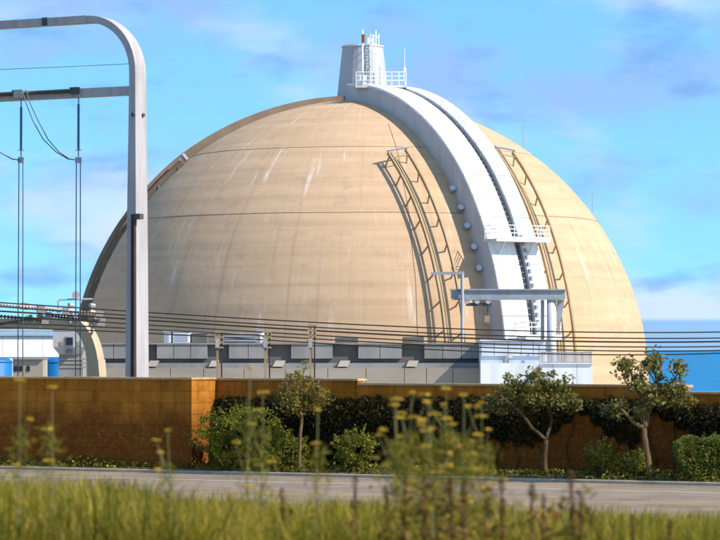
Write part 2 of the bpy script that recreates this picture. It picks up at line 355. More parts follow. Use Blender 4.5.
def planar(az0):
    h0 = Vector((math.sin(rad(az0)), -math.cos(rad(az0)), 0)); t = Vector((math.cos(rad(az0)), math.sin(rad(az0)), 0))
    def f(w, th, h):
        rho = math.sqrt(max(.01, (DR + h) ** 2 - w * w)); return DC + (h0 * math.cos(rad(th)) + Vector((0, 0, 1)) * math.sin(rad(th))) * rho + t * w
    def flat(w, th, rho): return DC + (h0 * math.cos(rad(th)) + Vector((0, 0, 1)) * math.sin(rad(th))) * rho + t * w
    return f, flat, h0, t
def arch(flat, w0, w1, r0, r1, ths, mb=None):
    mb = mb or MB(); n = len(ths); r1f = r1 if callable(r1) else (lambda q: r1)
    o = len(mb.v)
    for q in ths:
        for w, r in ((w0, r0), (w1, r0), (w1, r1f(q)), (w0, r1f(q))): mb.v.append(tuple(flat(w, q, r)))
    for i in range(n - 1):
        for k in range(4): mb.f.append((o + i * 4 + k, o + i * 4 + (k + 1) % 4, o + i * 4 + 4 + (k + 1) % 4, o + i * 4 + 4 + k))
    mb.f.append((o + 3, o + 2, o + 1, o)); e = o + (n - 1) * 4; mb.f.append((e, e + 1, e + 2, e + 3)); return mb
def rail_track(az0, wa, wb, dbl, th1=50.5, h=1.0, dep_=.24, rm=M_tanst):
    f, flat, h0, t = planar(az0); ths = np.linspace(3, th1, 44)
    tr = MB().tube([f(w_, th1, h + .12) for w_ in np.linspace(wa - .15, wb + .15, 4)], .10, 6).build('rail_track', M_grey, dome)
    for w, two in ((wa, dbl == 0), (wb, dbl == 1)):
        rr = math.sqrt((DR + h) ** 2 - w * w)
        arch(flat, w - .075, w + .075, rr - dep_, rr, ths).build('rail', rm, tr)
        if two: arch(flat, w + .24, w + .34, rr - dep_ * .7, rr - .05, ths).build('rail', rm, tr)
    MB().tube([f(wa, th1 - 1.6, h - .1), f((wa + wb) / 2, th1 - 1.6, h - .1), f(wb, th1 - 1.6, h - .1)], .05, 6).build('crosspiece', M_tanst, tr)
    q = th1 - .8
    while q > 5:
        for w, sgn in ((wa, -1), (wb, 1)):
            MB().bar(f(w, q, h - .15), f(w + .16 * sgn, q - .7, -.05), .10).build('bracket', rm, tr)
        q -= 5.6
rail_track(31, -7.0, -5.5, 0)
rail_track(31, 2.95, 4.75, 0)
rail_track(-89, 2.2, 3.6, 0, h=.42, dep_=.4, rm=mat('shade_brown_steel', (.22, .16, .11), (.15, .105, .07), 1.5, .7))  # left rails coloured darker than the others, their shade put into the steel

# plain concrete buttress on the far left flank
f, flat, h0, t = planar(-89)
arch(flat, -2.8, 1.6, DR - 1, lambda q: DR + .75 - .4 * max(0, (q - 50) / 35), np.linspace(-2, 86, 60)).build('buttress', mat('brown_concrete', (.34, .245, .165), (.27, .19, .125), .7, .9), dome)
MB().tube([f(2.6, 51.5, .1), f(2.6, 51.5, .7)], .2, 8).build('end_stop', M_grey, dome)

# ------------------------------------------------------------------ white access track over the dome
f, flat, h0, t = planar(31)
rib = thing('dome_access_track', 'broad white curved access track climbing the dome to its summit tower', 'track', tuple(flat(-.5, 4, DR + 1)))
rh = lambda q: DR + 1.85 - .6 * max(0, (q - 40) / 46)
ths = np.linspace(3, 86, 66)
arch(flat, -2.75, -.42, DR - .7, lambda q: rh(q) - .06, ths).build('side_box', mat('track_side_shade', (.55, .54, .52), (.46, .45, .435), .8, .6, stretch=(1, 1, .3)), rib)  # sides of the white track toned grey, their shade put into the colour
arch(flat, .28, 1.75, DR - .7, lambda q: rh(q) - .06, ths).build('side_box', MATS['track_side_shade'], rib)
arch(flat, -.415, .275, DR - .7, lambda q: rh(q) - .75, ths).build('slot_floor', M_grey, rib)
step = 4.65
q = 3.0
while q < 85:
    e = min(q + step - .2, 86)
    for w0, w1 in ((-2.77, -.40), (.26, 1.77)):
        dq = random.uniform(-.012, .012)
        arch(flat, w0, w1, rh(q) - .2, lambda a, dq=dq: rh(a) + dq, np.linspace(q, e, 5)).build('cover_panel', M_white, rib)
    q += step
# rack and rungs in the slot
mb = MB()
MB().tube([flat(-.25, a, rh(a) - .35) for a in ths], .05, 6).build('ladder_rail', M_dgrey, rib)
MB().tube([flat(.12, a, rh(a) - .35) for a in ths], .05, 6).build('ladder_rail', M_dgrey, rib)
for a in np.arange(5, 77, 1.1): mb.bar(flat(-.25, a, rh(a) - .35), flat(.12, a, rh(a) - .35), .05)
mb.build('ladder_rungs', M_grey, rib)
for a in np.arange(6, 27, 1.3): MB().box(flat(.42, a, rh(a) + .07), (.2, .2, .3), rad(31)).build('anchor_lug', M_grey, rib)
for a in (60, 53.5, 46):
    MB().tube([flat(.1, a, rh(a) - .4), flat(.1, a, rh(a) + .55), flat(.1, a + 2.3, rh(a) + .55), flat(.1, a + 2.3, rh(a) - .4)], .03, 5).build('hand_hoop', M_galv, rib)

# round vent caps on the shaded flank, left of the track
for az, lat in ((21.8, 39.7), (22.3, 35.1), (22.6, 31.0), (23.0, 26.5), (23.2, 22.2)):
    a = sph(az, lat, -.1); b = sph(az, lat, .42); cap = MB().tube([a, b], .19, 10).build('vent_cap', M_grey, dome)
    MB().tube([b, sph(az, lat, .5)], .25, 10).build('cap_lid', M_whited, cap)

# railed platforms hung on the track
def railed_deck(name, label, th, w0, w1, proj, dz, rail_h=1.05, brackets=True):
    c0 = flat((w0 + w1) / 2, th, rh(th)); o = thing(name, label, 'platform', tuple(c0))
    z = c0.z; inner = Vector((c0.x, c0.y, 0)) - h0 * .35
    def q(w, dd, zz): return Vector((inner.x, inner.y, z)) + t * (w - (w0 + w1) / 2) + h0 * dd + Vector((0, 0, zz))
    MB().hexa([q(w, d, zz) for zz in (-.22, 0) for w, d in ((w0, proj), (w1, proj), (w1, .1), (w0, .1))]).build('deck', M_whited, o)
    n = 7
    for zz in (.45, .75, rail_h):
        MB().tube([q(w0 + .05, .15, zz), q(w0 + .05, proj - .05, zz), q(w1 - .05, proj - .05, zz), q(w1 - .05, .15, zz)], .035, 5).build('handrail', M_white, o)
    for i in range(n):
        w = w0 + .05 + (w1 - w0 - .1) * i / (n - 1); MB().tube([q(w, proj - .05, 0), q(w, proj - .05, rail_h)], .035, 5).build('rail_post', M_white, o)
    for w in (w0 + .05, w1 - .05): MB().tube([q(w, .2, 0), q(w, .2, rail_h)], .035, 5).build('rail_post', M_white, o)
    MB().hexa([q(w, d, zz) for zz in (0.003, .16) for w, d in ((w0, proj + .03), (w1, proj + .03), (w1, proj), (w0, proj))]).build('toe_board', M_white, o)
    if brackets:
        for w in (w0 + .9, w1 - 1.4):
            MB().bar(q(w, proj - .15, -.2), q(w, -.1 + .45, -1.7), .12).build('brace', M_whited, o)
    return o
railed_deck('work_platform', 'white railed work platform halfway up the white dome track', 26.3, -3.0, 2.1, 1.9, 0)
railed_deck('landing_platform', 'short white railed landing under the grey crane beam', 8.6, -1.7, 1.7, 1.6, 0, 1.1)

# ------------------------------------------------------------------ summit tower
tz = DC.z + DR - .6
tw = thing('summit_tower', 'tapered white tower with antennas on top of the dome', 'tower', (DC.x - .1, DC.y, tz))
mb = MB(); nS = 28
zs = [(tz, 2.28), (tz + .7, 2.22), (tz + 5.15, 1.75)]
for z, r in zs:
    for k in range(nS): mb.v.append((DC.x - .1 + r * math.cos(2 * math.pi * k / nS), DC.y + r * math.sin(2 * math.pi * k / nS), z))
for i in range(2):
    for k in range(nS): mb.f.append((i * nS + k, i * nS + (k + 1) % nS, (i + 1) * nS + (k + 1) % nS, (i + 1) * nS + k))
mb.f.append(tuple(2 * nS + k for k in range(nS)))
mb.build('shaft', mat('tower_paint', (.47, .475, .47), (.37, .375, .37), .9, .6, stretch=(1, 1, .15)), tw)
MB().tube([(DC.x - .1, DC.y, tz + 5.15), (DC.x - .1, DC.y, tz + 5.27)], 1.82, 28).build('cap', M_whited, tw)
lz = tz + 5.27
for dx, dy, hh, r in ((.75, -1.0, .9, .10), (1.0, -1.05, 1.25, .06), (.35, -1.2, .6, .12), (1.25, -.5, 1.0, .05)):
    MB().tube([(DC.x + dx, DC.y + dy, lz - .02), (DC.x + dx, DC.y + dy, lz + hh)], r, 7).build('antenna', M_white, tw)
MB().tube([(DC.x + .5, DC.y - 1.2, lz + .3), (DC.x + 1.3, DC.y - .6, lz + .75)], .04, 6).build('antenna_arm', M_white, tw)
# caged ladder on the right of the shaft
for dx in (.55, 1.0):
    MB().tube([(DC.x + dx, DC.y - 2.3, tz + .9), (DC.x + dx, DC.y - 1.95, lz + .9)], .035, 5).build('ladder_rail', M_white, tw)
mb = MB()
for k in range(18):
    s_ = k / 17; y = DC.y - 2.3 + .35 * s_; z = tz + 1 + (lz - tz - .3) * s_; mb.bar((DC.x + .55, y, z), (DC.x + 1.0, y, z), .035)
mb.build('ladder_rungs', M_white, tw)
for z in np.linspace(tz + 2.4, lz + .6, 6):
    y = DC.y - 2.15 + .2 * (z - tz) / 5
    MB().tube([(DC.x + .5, y, z), (DC.x + .45, y - .5, z), (DC.x + .78, y - .72, z), (DC.x + 1.1, y - .5, z), (DC.x + 1.05, y, z)], .025, 5).build('cage_hoop', M_white, tw)
for dx, hh in ((.2, 3.0), (.35, 2.6), (1.35, 2.8)):
    MB().tube([(DC.x + dx, DC.y - 2.28, tz + .5), (DC.x + dx, DC.y - 2.28 + hh * .1, tz + .5 + hh)], .05, 6).build('riser_pipe', M_galv, tw)

# railed head platform in front of the tower, with two whip masts
hp = thing('head_platform', 'white railed platform at the head of the track before the tower', 'platform', tuple(flat(-.4, 76, rh(76))))
DH = 244.6; hz = P(380, 86, DH).z; y0, y1 = DH - .6, DH + 2.4; xa, xb = P(355.5, 86, DH).x, P(406.5, 86, DH).x
MB().bb(xa, xb, y0, y1, hz - .18, hz).build('deck', M_whited, hp)
for zz in (.42, .78, 1.12):
    MB().tube([(xa + .05, y1, hz + zz), (xa + .05, y0 + .05, hz + zz), (xb - .05, y0 + .05, hz + zz), (xb - .05, y1, hz + zz)], .04, 5).build('handrail', M_white, hp)
for i in range(8):
    x = xa + .05 + (xb - xa - .1) * i / 7; MB().tube([(x, y0 + .05, hz), (x, y0 + .05, hz + 1.12)], .04, 5).build('rail_post', M_white, hp)
for x in (xa + .05, xb - .05): MB().tube([(x, y1, hz), (x, y1, hz + 1.12)], .04, 5).build('rail_post', M_white, hp)
for x in (xa + .9, xb - 1.6): MB().bar((x, y0 + .8, hz - .15), (x + .3, y0 + 1.9, hz - 1.3), .14).build('support_strut', M_whited, hp)
MB().bb(xa + .35, xa + .95, y0 + .4, y0 + 1.0, hz, hz + .9).build('equipment_box', M_white, hp)
m1 = tag(MB().tube([(P(362.5, 86, DH).x, y0 + .18, hz), (P(362.5, 86, DH).x, y0 + .18, P(362, 30, DH).z)], [.10, .07], 7).build('whip_mast', M_white, base=(P(362.5, 86, DH).x, y0 + .18, hz)), 'white mast with a rusty clamp beside the summit tower', 'mast')
MB().tube([(P(363.5, 44, DH).x, y0 + .18, P(0, 43, DH).z), (P(363.5, 44, DH).x, y0 + .18, P(0, 35, DH).z)], .16, 7).build('clamp', mat('rust_red', (.30, .10, .05), rough=.8), m1)
m2 = tag(MB().tube([(P(404.5, 86, DH).x, y0 + .18, hz), (P(404.5, 86, DH).x, y0 + .18, P(404, 48, DH).z)], [.06, .03], 6).build('whip_mast', M_whited, base=(P(404.5, 86, DH).x, y0 + .18, hz)), 'thin whip mast at the right end of the summit railing', 'mast')
MB().tube([(P(404.5, 86, DH).x, y0 + .18, hz + .3), (P(404.5, 86, DH).x, y0 + .18, hz + 1.5)], .14, 7).build('mast_base', M_white, m2)

# ------------------------------------------------------------------ grey crane at the foot of the track
DCR = 221.0
cr = thing('lifting_crane', 'grey steel crane frame with a long beam across the foot of the white track', 'crane', (P(551, 380, DCR).x, DCR, P(0, 343, DCR).z))
X = lambda px, d: P(px, 300, d).x
Z = lambda py, d: P(360, py, d).z
MB().bb(X(451, DCR), X(565, DCR), DCR - .35, DCR + .35, Z(298.5, DCR), Z(290.5, DCR)).build('beam', M_grey, cr)
MB().bb(X(449.5, DCR), X(566, DCR), DCR - .5, DCR + .5, Z(290.5, DCR) + .003, Z(289, DCR)).build('beam_flange', M_grey, cr)
MB().bb(X(452, DCR), X(564, DCR), DCR - .45, DCR + .45, Z(300, DCR), Z(298.6, DCR)).build('beam_flange', M_grey, cr)
MB().tube([(X(551.5, DCR), DCR, Z(390, DCR)), (X(551.5, DCR), DCR, Z(300.1, DCR))], .36, 16).build('column', M_whited, cr, smooth=True)
MB().tube([(X(543, DCR), DCR + .6, Z(390, DCR)), (X(543, DCR), DCR + .6, Z(300.1, DCR))], .14, 8).build('pipe', M_galv, cr)
MB().hexa([(x, y, z) for x, y, z in ((X(557, DCR), DCR - .1, Z(333, DCR)), (X(558.5, DCR), DCR - .1, Z(333, DCR)), (X(558.5, DCR), DCR + .1, Z(333, DCR)), (X(557, DCR), DCR + .1, Z(333, DCR)),
      (X(557, DCR), DCR - .1, Z(300.2, DCR)), (X(564.5, DCR), DCR - .1, Z(300.2, DCR)), (X(564.5, DCR), DCR + .1, Z(300.2, DCR)), (X(557, DCR), DCR + .1, Z(300.2, DCR)))]).build('gusset_plate', M_grey, cr)
MB().tube([(X(462, DCR), DCR - .6, Z(352, DCR)), (X(462, DCR), DCR - .6, Z(272, DCR))], .13, 8).build('post', M_galv, cr)
MB().bar((X(431, DCR), DCR - .6, Z(274, DCR)), (X(463.5, DCR), DCR - .6, Z(273, DCR)), .22).build('jib', M_grey, cr)
tr = MB().bb(X(466, DCR), X(491, DCR), DCR - .3, DCR + .3, Z(306, DCR), Z(303, DCR)).build('trolley', M_dgrey, cr)
for px in (467, 477, 488): MB().tube([(X(px, DCR), DCR - .42, Z(301.5, DCR)), (X(px, DCR), DCR + .42, Z(301.5, DCR))], .2, 10).build('wheel', M_galv, tr)
MB().tube([(X(488, DCR), DCR, Z(306, DCR)), (X(487, DCR), DCR, Z(318, DCR))], .04, 5).build('chain', M_dgrey, tr)
MB().box((X(487, DCR), DCR, Z(319, DCR)), (.4, .3, .5)).build('hook_block', M_tanst, tr)

# ------------------------------------------------------------------ building in front of the dome
DB = 206.0
def zb(py): return Z(py, DB)
def xb_(px): return X(px, DB)
ab = thing('auxiliary_building', 'long low grey concrete building with dark bays before the dome', 'building', (xb_(290), DB, PAD))
MB().bb(xb_(96), xb_(481), DB, DB + 6, PAD, zb(344.5)).build('wall', M_concd, ab)
MB().bb(xb_(96), xb_(481) + .02, DB - .4, DB + 6.2, zb(344.5) + .002, zb(343)).build('roof_edge', M_conc, ab)
for a, b in ((98, 146), (157, 208), (229, 268), (291, 333), (358, 402), (424, 480)):
    n = 2 if b - a < 45 else 3
    for i in range(n):
        x0 = xb_(a + (b - a) * i / n) + .02; x1 = xb_(a + (b - a) * (i + 1) / n) - .02
        MB().bb(x0, x1, DB - .32 + random.uniform(-.01, .01), DB - .003, zb(358.5), zb(344.5)).build('wall_panel', M_conc, ab)
MB().bb(xb_(96), xb_(480.8), DB - .75, DB - .003, zb(380), zb(363)).build('sill_slab', M_conc, ab)
xs = [96, 130, 172, 205, 245, 286, 328, 366, 404, 426, 452, 480]
for a, b in zip(xs[:-1], xs[1:]):
    MB().bb(xb_(a) + .02, xb_(b) - .02, DB - 1.6, DB - .753, PAD, zb(368) + random.uniform(-.02, .02)).build('base_panel', M_conct, ab)
for a, b in ((148, 160), (209.5, 220), (273, 286), (337.5, 350.5), (405.5, 418.5)):
    MB().hexa([(xb_(a), DB - 1.3, zb(366.5)), (xb_(b - 2.5), DB - 1.3, zb(366.5)), (xb_(b - 2.5), DB - .76, zb(366.5)), (xb_(a), DB - .76, zb(366.5)),
               (xb_(a + 3), DB - .95, zb(360.5)), (xb_(b), DB - .95, zb(360.5)), (xb_(b), DB - .1, zb(360.5)), (xb_(a + 3), DB - .1, zb(360.5))]).build('vent_hood', M_conct, ab)
for a, b, tp in ((335, 358, 337.5), (403, 424, 337)):
    MB().bb(xb_(a), xb_(b), DB + .4, DB + 3, zb(343) + .003, zb(tp)).build('bay_head', M_concd, ab)
# items on its roof
def roof_unit(px0, px1, py0, py1, d0, dp, m, label, cat='roof unit', louvre=True):
    x0, x1 = X(px0, d0), X(px1, d0); z0, z1 = zb(343) + .004, Z(py0, d0)
    o = thing('roof_unit', label, cat, ((x0 + x1) / 2, d0 + dp / 2, z0))
    MB().bb(x0, x1, d0, d0 + dp, z0, z1).build('casing', m, o, bevel=.03)
    MB().bb(x0 - .05, x1 + .05, d0 - .05, d0 + dp + .05, z1 + .002, z1 + .07).build('lid', M_galvR, o)
    if louvre:
        for k in range(3): MB().bb(x0 + .12, x1 - .12, d0 - .05, d0 - .003, z0 + (z1 - z0) * (.2 + .25 * k), z0 + (z1 - z0) * (.32 + .25 * k)).build('louvre', M_galv, o)
    return o
roof_unit(164, 171, 332, 343, DB + 1, 1.6, M_whited, 'narrow white roof unit right of the tall bent pole')
roof_unit(173, 190, 332, 343, DB + 1, 2.0, M_white, 'wide white roof unit between the bent pole and leftmost wire post')
roof_unit(192, 207, 333.5, 343, DB + 1.2, 2.4, M_concd, 'dark roof unit just left of the leftmost wire post', louvre=False)
roof_unit(221, 258, 334, 343, DB + 1, 1.2, M_conc, 'long grey roof unit between the leftmost and middle wire posts')
roof_unit(260, 264, 331.5, 343, DB + 1, .8, M_white, 'small white roof unit beside the middle wire post', louvre=False)

# pale block on the right, with a railed terrace
pb = thing('pale_block', 'white painted concrete block with blue-grey bands below the crane', 'building', (xb_(512), DB - 3, PAD))
M_pale = mat('pale_paint', (.66, .70, .76), (.58, .62, .68), .8, .7, stretch=(1, 1, .4))
d0 = DB - 3.2; zz = lambda py: Z(py, d0); xx = lambda px: X(px, d0)
MB().bb(xx(480.5), xx(545), d0, d0 + 7, PAD, zz(341)).build('wall', M_pale, pb)
for a, b in ((481, 494), (494, 508), (508, 521), (521, 533), (533, 544.5)):
    MB().bb(xx(a) + .02, xx(b) - .02, d0 - .14, d0 - .003, zz(356), zz(341.5)).build('wall_panel', M_pale, pb)
MB().bb(xx(480), xx(545.5), d0 - .3, d0 + 7.1, zz(341) + .003, zz(339.6)).build('coping', M_white, pb)
MB().bb(xx(480), xx(540), d0 - 1.0, d0 - .15, PAD, zz(363)).build('plinth', M_white, pb)
MB().tube([Vector((xx(504), d0 - .5, zz(364))), Vector((xx(504.5), d0 - .5, zz(359))), Vector((xx(507), d0 - .5, zz(357))), Vector((xx(510), d0 - .5, zz(357.6))), Vector((xx(511), d0 - .1, zz(358)))], .14, 8).build('vent_pipe', M_grey, pb, smooth=True)
MB().tube([(xx(539), d0 - .5, zz(364)), (xx(539), d0 - .5, zz(344))], .06, 6).build('pipe', M_galv, pb)
tb = thing('railed_terrace', 'white parapet wall with close grey railings right of the crane column', 'terrace', (X(566, d0 - 2), d0 - 2, PAD))
d1 = d0 - 2.2
for a, b in ((540.5, 553), (553, 577), (577, 592.5)):
    MB().bb(X(a, d1) + .012, X(b, d1) - .012, d1, d1 + 4, PAD, Z(364, d1)).build('parapet_panel', M_white, tb)
MB().bb(X(540, d1), X(593.2, d1), d1 - .12, d1 + .5, Z(364, d1) + .003, Z(363, d1)).build('coping', M_white, tb)
for py in (353, 363): MB().bar((X(541, d1), d1 + .2, Z(py, d1) + .05), (X(592, d1), d1 + .2, Z(py, d1) + .05), .07).build('rail', M_grey, tb)
for i in range(44):
    x = X(541.5 + i * 50 / 43, d1); MB().box((x, d1 + .2, Z(358, d1)), (.05 if i % 7 else .12, .05, (Z(352.5, d1) - Z(363, d1)))).build('railing_bar', M_galv, tb)

# ------------------------------------------------------------------ guard tower, white hall, blue tanks on the left
DG = 188.0
gt = thing('guard_tower', 'pale grey guard cabin with a dark window on a concrete stub', 'guard tower', (X(69, DG), DG + 1, PAD))
x0, x1 = X(53, DG), X(86, DG); zA, zB, zC = Z(328.5, DG), Z(347, DG), Z(355, DG)
mb = MB(); y0_, y1_ = DG, DG + 2.2
mb.hexa([(x0, y0_, zB), (x1, y0_, zB), (x1, y1_, zB), (x0, y1_, zB), (x0, y0_, zA), (x1, y0_, zA), (x1, y1_, zA), (x0, y1_, zA)])
mb.hexa([(X(59, DG), y0_ + .4, zC), (X(82, DG), y0_ + .4, zC), (X(82, DG), y1_, zC), (X(59, DG), y1_, zC), (x0, y0_, zB - .003), (x1, y0_, zB - .003), (x1, y1_, zB - .003), (x0, y1_, zB - .003)])
mb.build('cabin', mat('pale_grey_paint', (.50, .50, .49), (.43, .43, .42), .9, .7), gt)
MB().bb(x0 - .08, x1 + .08, y0_ - .1, y1_ + .1, zA + .003, zA + .09).build('roof', M_conc, gt)
wn = MB().bb(X(65.5, DG), X(74, DG), y0_ - .06, y0_ - .003, Z(346, DG), Z(336.5, DG)).build('window', M_grey, gt)
MB().bb(X(66.5, DG), X(73, DG), y0_ - .09, y0_ - .062, Z(345, DG), Z(337.5, DG)).build('pane', M_glass, wn)
for a in (60, 77): MB().bb(X(a, DG), X(a + 4.5, DG), y0_ - .05, y0_ - .003, Z(345.5, DG), Z(341.5, DG)).build('gun_port', M_tanst, gt)
MB().bb(X(66, DG), X(73, DG), y0_ - .12, y0_ + .5, Z(353.5, DG), Z(350.5, DG)).build('hatch', M_dgrey, gt)
MB().bb(X(58.5, DG), X(82, DG), y0_ + .35, y1_ + 1, PAD, zC - .003).build('pedestal', M_conc, gt)
for py in (360, 364, 368): MB().bb(X(58, DG), X(98, DG), y0_ + .30, y0_ + .347, Z(py, DG), Z(py - 1.6, DG)).build('ledge', M_conct, gt)
MB().tube([(X(58, DG), y0_ + .3, zA), (X(58, DG), y0_ + .3, Z(301, DG)), (X(60, DG), y0_ + .3, Z(299.5, DG)), (X(92, DG), y0_ + .3, Z(299, DG))], .07, 6).build('roof_pipe', M_galv, gt)
MB().tube([(X(75.5, DG), y0_ + .3, Z(299, DG)), (X(75.5, DG), y0_ + .3, Z(296, DG))], .05, 6).build('lamp_stem', M_galv, gt)
lampo = MB().tube([(X(75.5, DG), y0_ + .1, Z(295, DG)), (X(75.5, DG), y0_ + .5, Z(295, DG))], [.26, .18], 10).build('floodlight', M_galvR, gt)

DW = 212.0
wh = thing('white_hall', 'plain white hall with a rail along its roof at the far left', 'building', (X(0, DW), DW, PAD))
MB().bb(X(-60, DW), X(66, DW), DW, DW + 12, PAD, Z(336, DW)).build('wall', M_white, wh)
for i in range(6): MB().bb(X(-60 + i * 20.9, DW) + .02, X(-60 + (i + 1) * 20.9, DW) - .02, DW - .08, DW - .003, Z(357, DW), Z(336.4, DW)).build('wall_panel', M_white, wh)
MB().bb(X(-61, DW), X(67, DW), DW - .3, DW + 12.2, Z(336, DW) + .003, Z(334.4, DW)).build('roof_edge', M_conct, wh)
MB().tube([(X(-60, DW), DW, Z(330.8, DW)), (X(65, DW), DW, Z(330.8, DW))], .04, 5).build('roof_rail', M_tanst, wh)
for i in range(10): MB().tube([(X(-58 + i * 12.2, DW), DW, Z(334.4, DW)), (X(-58 + i * 12.2, DW), DW, Z(330.8, DW))], .04, 5).build('rail_post', M_galv, wh)
wh.rotation_euler = (0, 0, rad(24))
def tank(px0, px1, d, label):
    r = (X(px1, d) - X(px0, d)) / 2; cx = (X(px0, d) + X(px1, d)) / 2
    o = thing('storage_tank', label, 'tank', (cx, d, PAD), 'blue tanks before the white hall')
    MB().tube([(cx, d, PAD), (cx, d, Z(361, d)), (cx, d, Z(358.5, d)), (cx, d, Z(357.6, d))], [r, r, r * .86, r * .4], 28).build('shell', M_blue, o, smooth=True)
    MB().tube([(cx + r * math.cos(q), d + r * math.sin(q), Z(362, d)) for q in np.linspace(0, 2 * math.pi, 29)], .05, 5).build('rim', M_blue, o)
tank(-26, 12.5, 205, 'blue tank at the left edge of the picture, above the wall')
tank(42, 72, 205, 'blue tank partly behind the guard cabin')
sh = thing('low_shed', 'small tan shed with dark openings between the two blue tanks', 'shed', (X(27, 198), 198, PAD))
MB().bb(X(13, 198), X(43, 198), 198, 201, PAD, Z(359.5, 198)).build('wall', M_conct, sh)
MB().bb(X(12.5, 198), X(43.6, 198), 197.8, 201.2, Z(359.5, 198) + .003, Z(358.3, 198)).build('roof', M_conc, sh)
for a, b in ((14, 18), (19, 22.5), (27, 30)): MB().bb(X(a, 198), X(b, 198), 197.95, 197.997, Z(371, 198), Z(366, 198)).build('opening', M_glass, sh)

# ------------------------------------------------------------------ tall bent gantry pole with cross-arm
DP = 110.0
pb0 = P(137, 375, DP); gb = Vector((pb0.x, pb0.y, gxy(pb0.x, pb0.y)))
gantry = thing('bent_gantry', 'tall grey bent steel gantry frame carrying power lines, its leg beside the dome', 'gantry', tuple(gb))
def G(u, n, z): return Vector((pb0.x, pb0.y, 0)) + UU * u + VV * n + Vector((0, 0, z))   # frame plane: u along, n across
kpm = F / DP
zt = P(75, 16.5, DP).z
def gantry_leg(ub, sign):
    """rect section swept up the leg and round the bend into the top beam; sign +1 bends to the left (-u)"""
    path = []; wid = []
    z0 = gb.z - .3
    for z, w in ((z0, .62), (P(0, 375, DP).z, .52), (P(0, 220, DP).z, .42), (P(0, 120, DP).z, .33), (P(0, 86, DP).z, .30)): path.append((0.0 - .0 * z, z)); wid.append(w)
    rb = 2.15; zc = zt - rb
    for a in np.linspace(0, 90, 13)[0:]: path.append((-rb + rb * math.cos(rad(a)) + 0, zc + rb * math.sin(rad(a)))); wid.append(.30 - .02 * a / 90)
    return path, wid
def sweep(path, wid, dep, ub=0, flip=1, mb=None):
    mb = mb or MB(); n = len(path); o = len(mb.v)
    for i, (u, z) in enumerate(path):
        a = path[max(i - 1, 0)]; b = path[min(i + 1, n - 1)]; du, dz = b[0] - a[0], b[1] - a[1]; l = math.hypot(du, dz); nx, nz = dz / l, -du / l
        w = wid[i]; dp = dep[i] if isinstance(dep, list) else dep
        for s, q in ((-1, -1), (1, -1), (1, 1), (-1, 1)):
            mb.v.append(tuple(G(ub + flip * (u + nx * s * w / 2), q * dp / 2, z + nz * s * w / 2)))
    for i in range(n - 1):
        for k in range(4):
            f4 = (o + i * 4 + k, o + i * 4 + (k + 1) % 4, o + i * 4 + 4 + (k + 1) % 4, o + i * 4 + 4 + k); mb.f.append(f4 if flip > 0 else f4[::-1])
    mb.f.append((o + 3, o + 2, o + 1, o)); e = o + (n - 1) * 4; mb.f.append((e, e + 1, e + 2, e + 3)); return mb
path, wid = gantry_leg(0, 1); SP = 15.0
dep = [.95, .86, .82, .78, .76] + [.76 - .28 * k / 12 for k in range(13)]
sweep(path, wid, dep).build('leg', M_galvR, gantry, bevel=.025)
sweep(path, wid, dep, -SP, -1).build('leg', M_galvR, gantry, bevel=.025)
MB().hexa([G(u, n, zt + z) for u, n, z in ((-SP + 2.16, -.24, -.14), (-2.16, -.24, -.14), (-2.16, .24, -.14), (-SP + 2.16, .24, -.14), (-SP + 2.16, -.24, .14), (-2.16, -.24, .14), (-2.16, .24, .14), (-SP + 2.16, .24, .14))]).build('top_beam', M_galvR, gantry)
za = P(130, 90.5, DP).z
MB().hexa([G(u, n, za + z) for z in (-.165, .165) for u, n in ((-SP + .16, -.2), (-.17, -.2), (-.17, .2), (-SP + .16, .2))]).build('cross_arm', M_galvR, gantry)
for u_ in (-4.05, -8.2): MB().hexa([G(u_ + a, n, zt + z) for z in (-.16, .155) for a, n in ((-.12, -.27), (.12, -.27), (.12, -.243), (-.12, -.243))]).build('clamp_plate', M_dgrey, gantry)
MB().hexa([G(a, n, z) for z in (P(0, 380, DP).z, P(0, 215, DP).z) for a, n in ((.10, -.60), (.24, -.60), (.24, -.45), (.10, -.45))]).build('conduit', M_rust, gantry)
MB().hexa([G(a, n, z) for z in (P(0, 220, DP).z, P(0, 214.5, DP).z) for a, n in ((.25, -.62), (.5, -.62), (.5, -.35), (.25, -.35))]).build('junction_box', M_dgrey, gantry)
for py in (115, 116): MB().tube([G(.1, -.5, P(0, py, DP).z), G(.1, -.3, P(0, py, DP).z)], .06, 6).build('bolt', M_dgrey, gantry)
MB().tube([G(.155, 0.1, P(0, 115, DP).z), G(.24, .1, P(0, 115, DP).z)], .07, 6).build('bolt', M_dgrey, gantry)

def disc_string(a, b, r, n, m, name, parent=None, core=.03):
    a, b = Vector(a), Vector(b); pts = []; rs = []
    for i in range(n):
        s0 = i / n
        for s_, rr in ((0, core), (.25, r), (.5, r), (.75, core)): pts.append(a.lerp(b, s0 + s_ / n)); rs.append(rr)
    pts.append(b); rs.append(core); return MB().tube(pts, rs, 8)
def ug(px):   # frame u whose pixel column is px
    k = (px - 360) / F; c_, s_ = math.cos(RA), math.sin(RA)
    return (k * pb0.y - pb0.x) / (c_ + k * s_)
M_drop = mat('weathered_conductor', (.16, .17, .19), (.11, .12, .14), 2, .6)
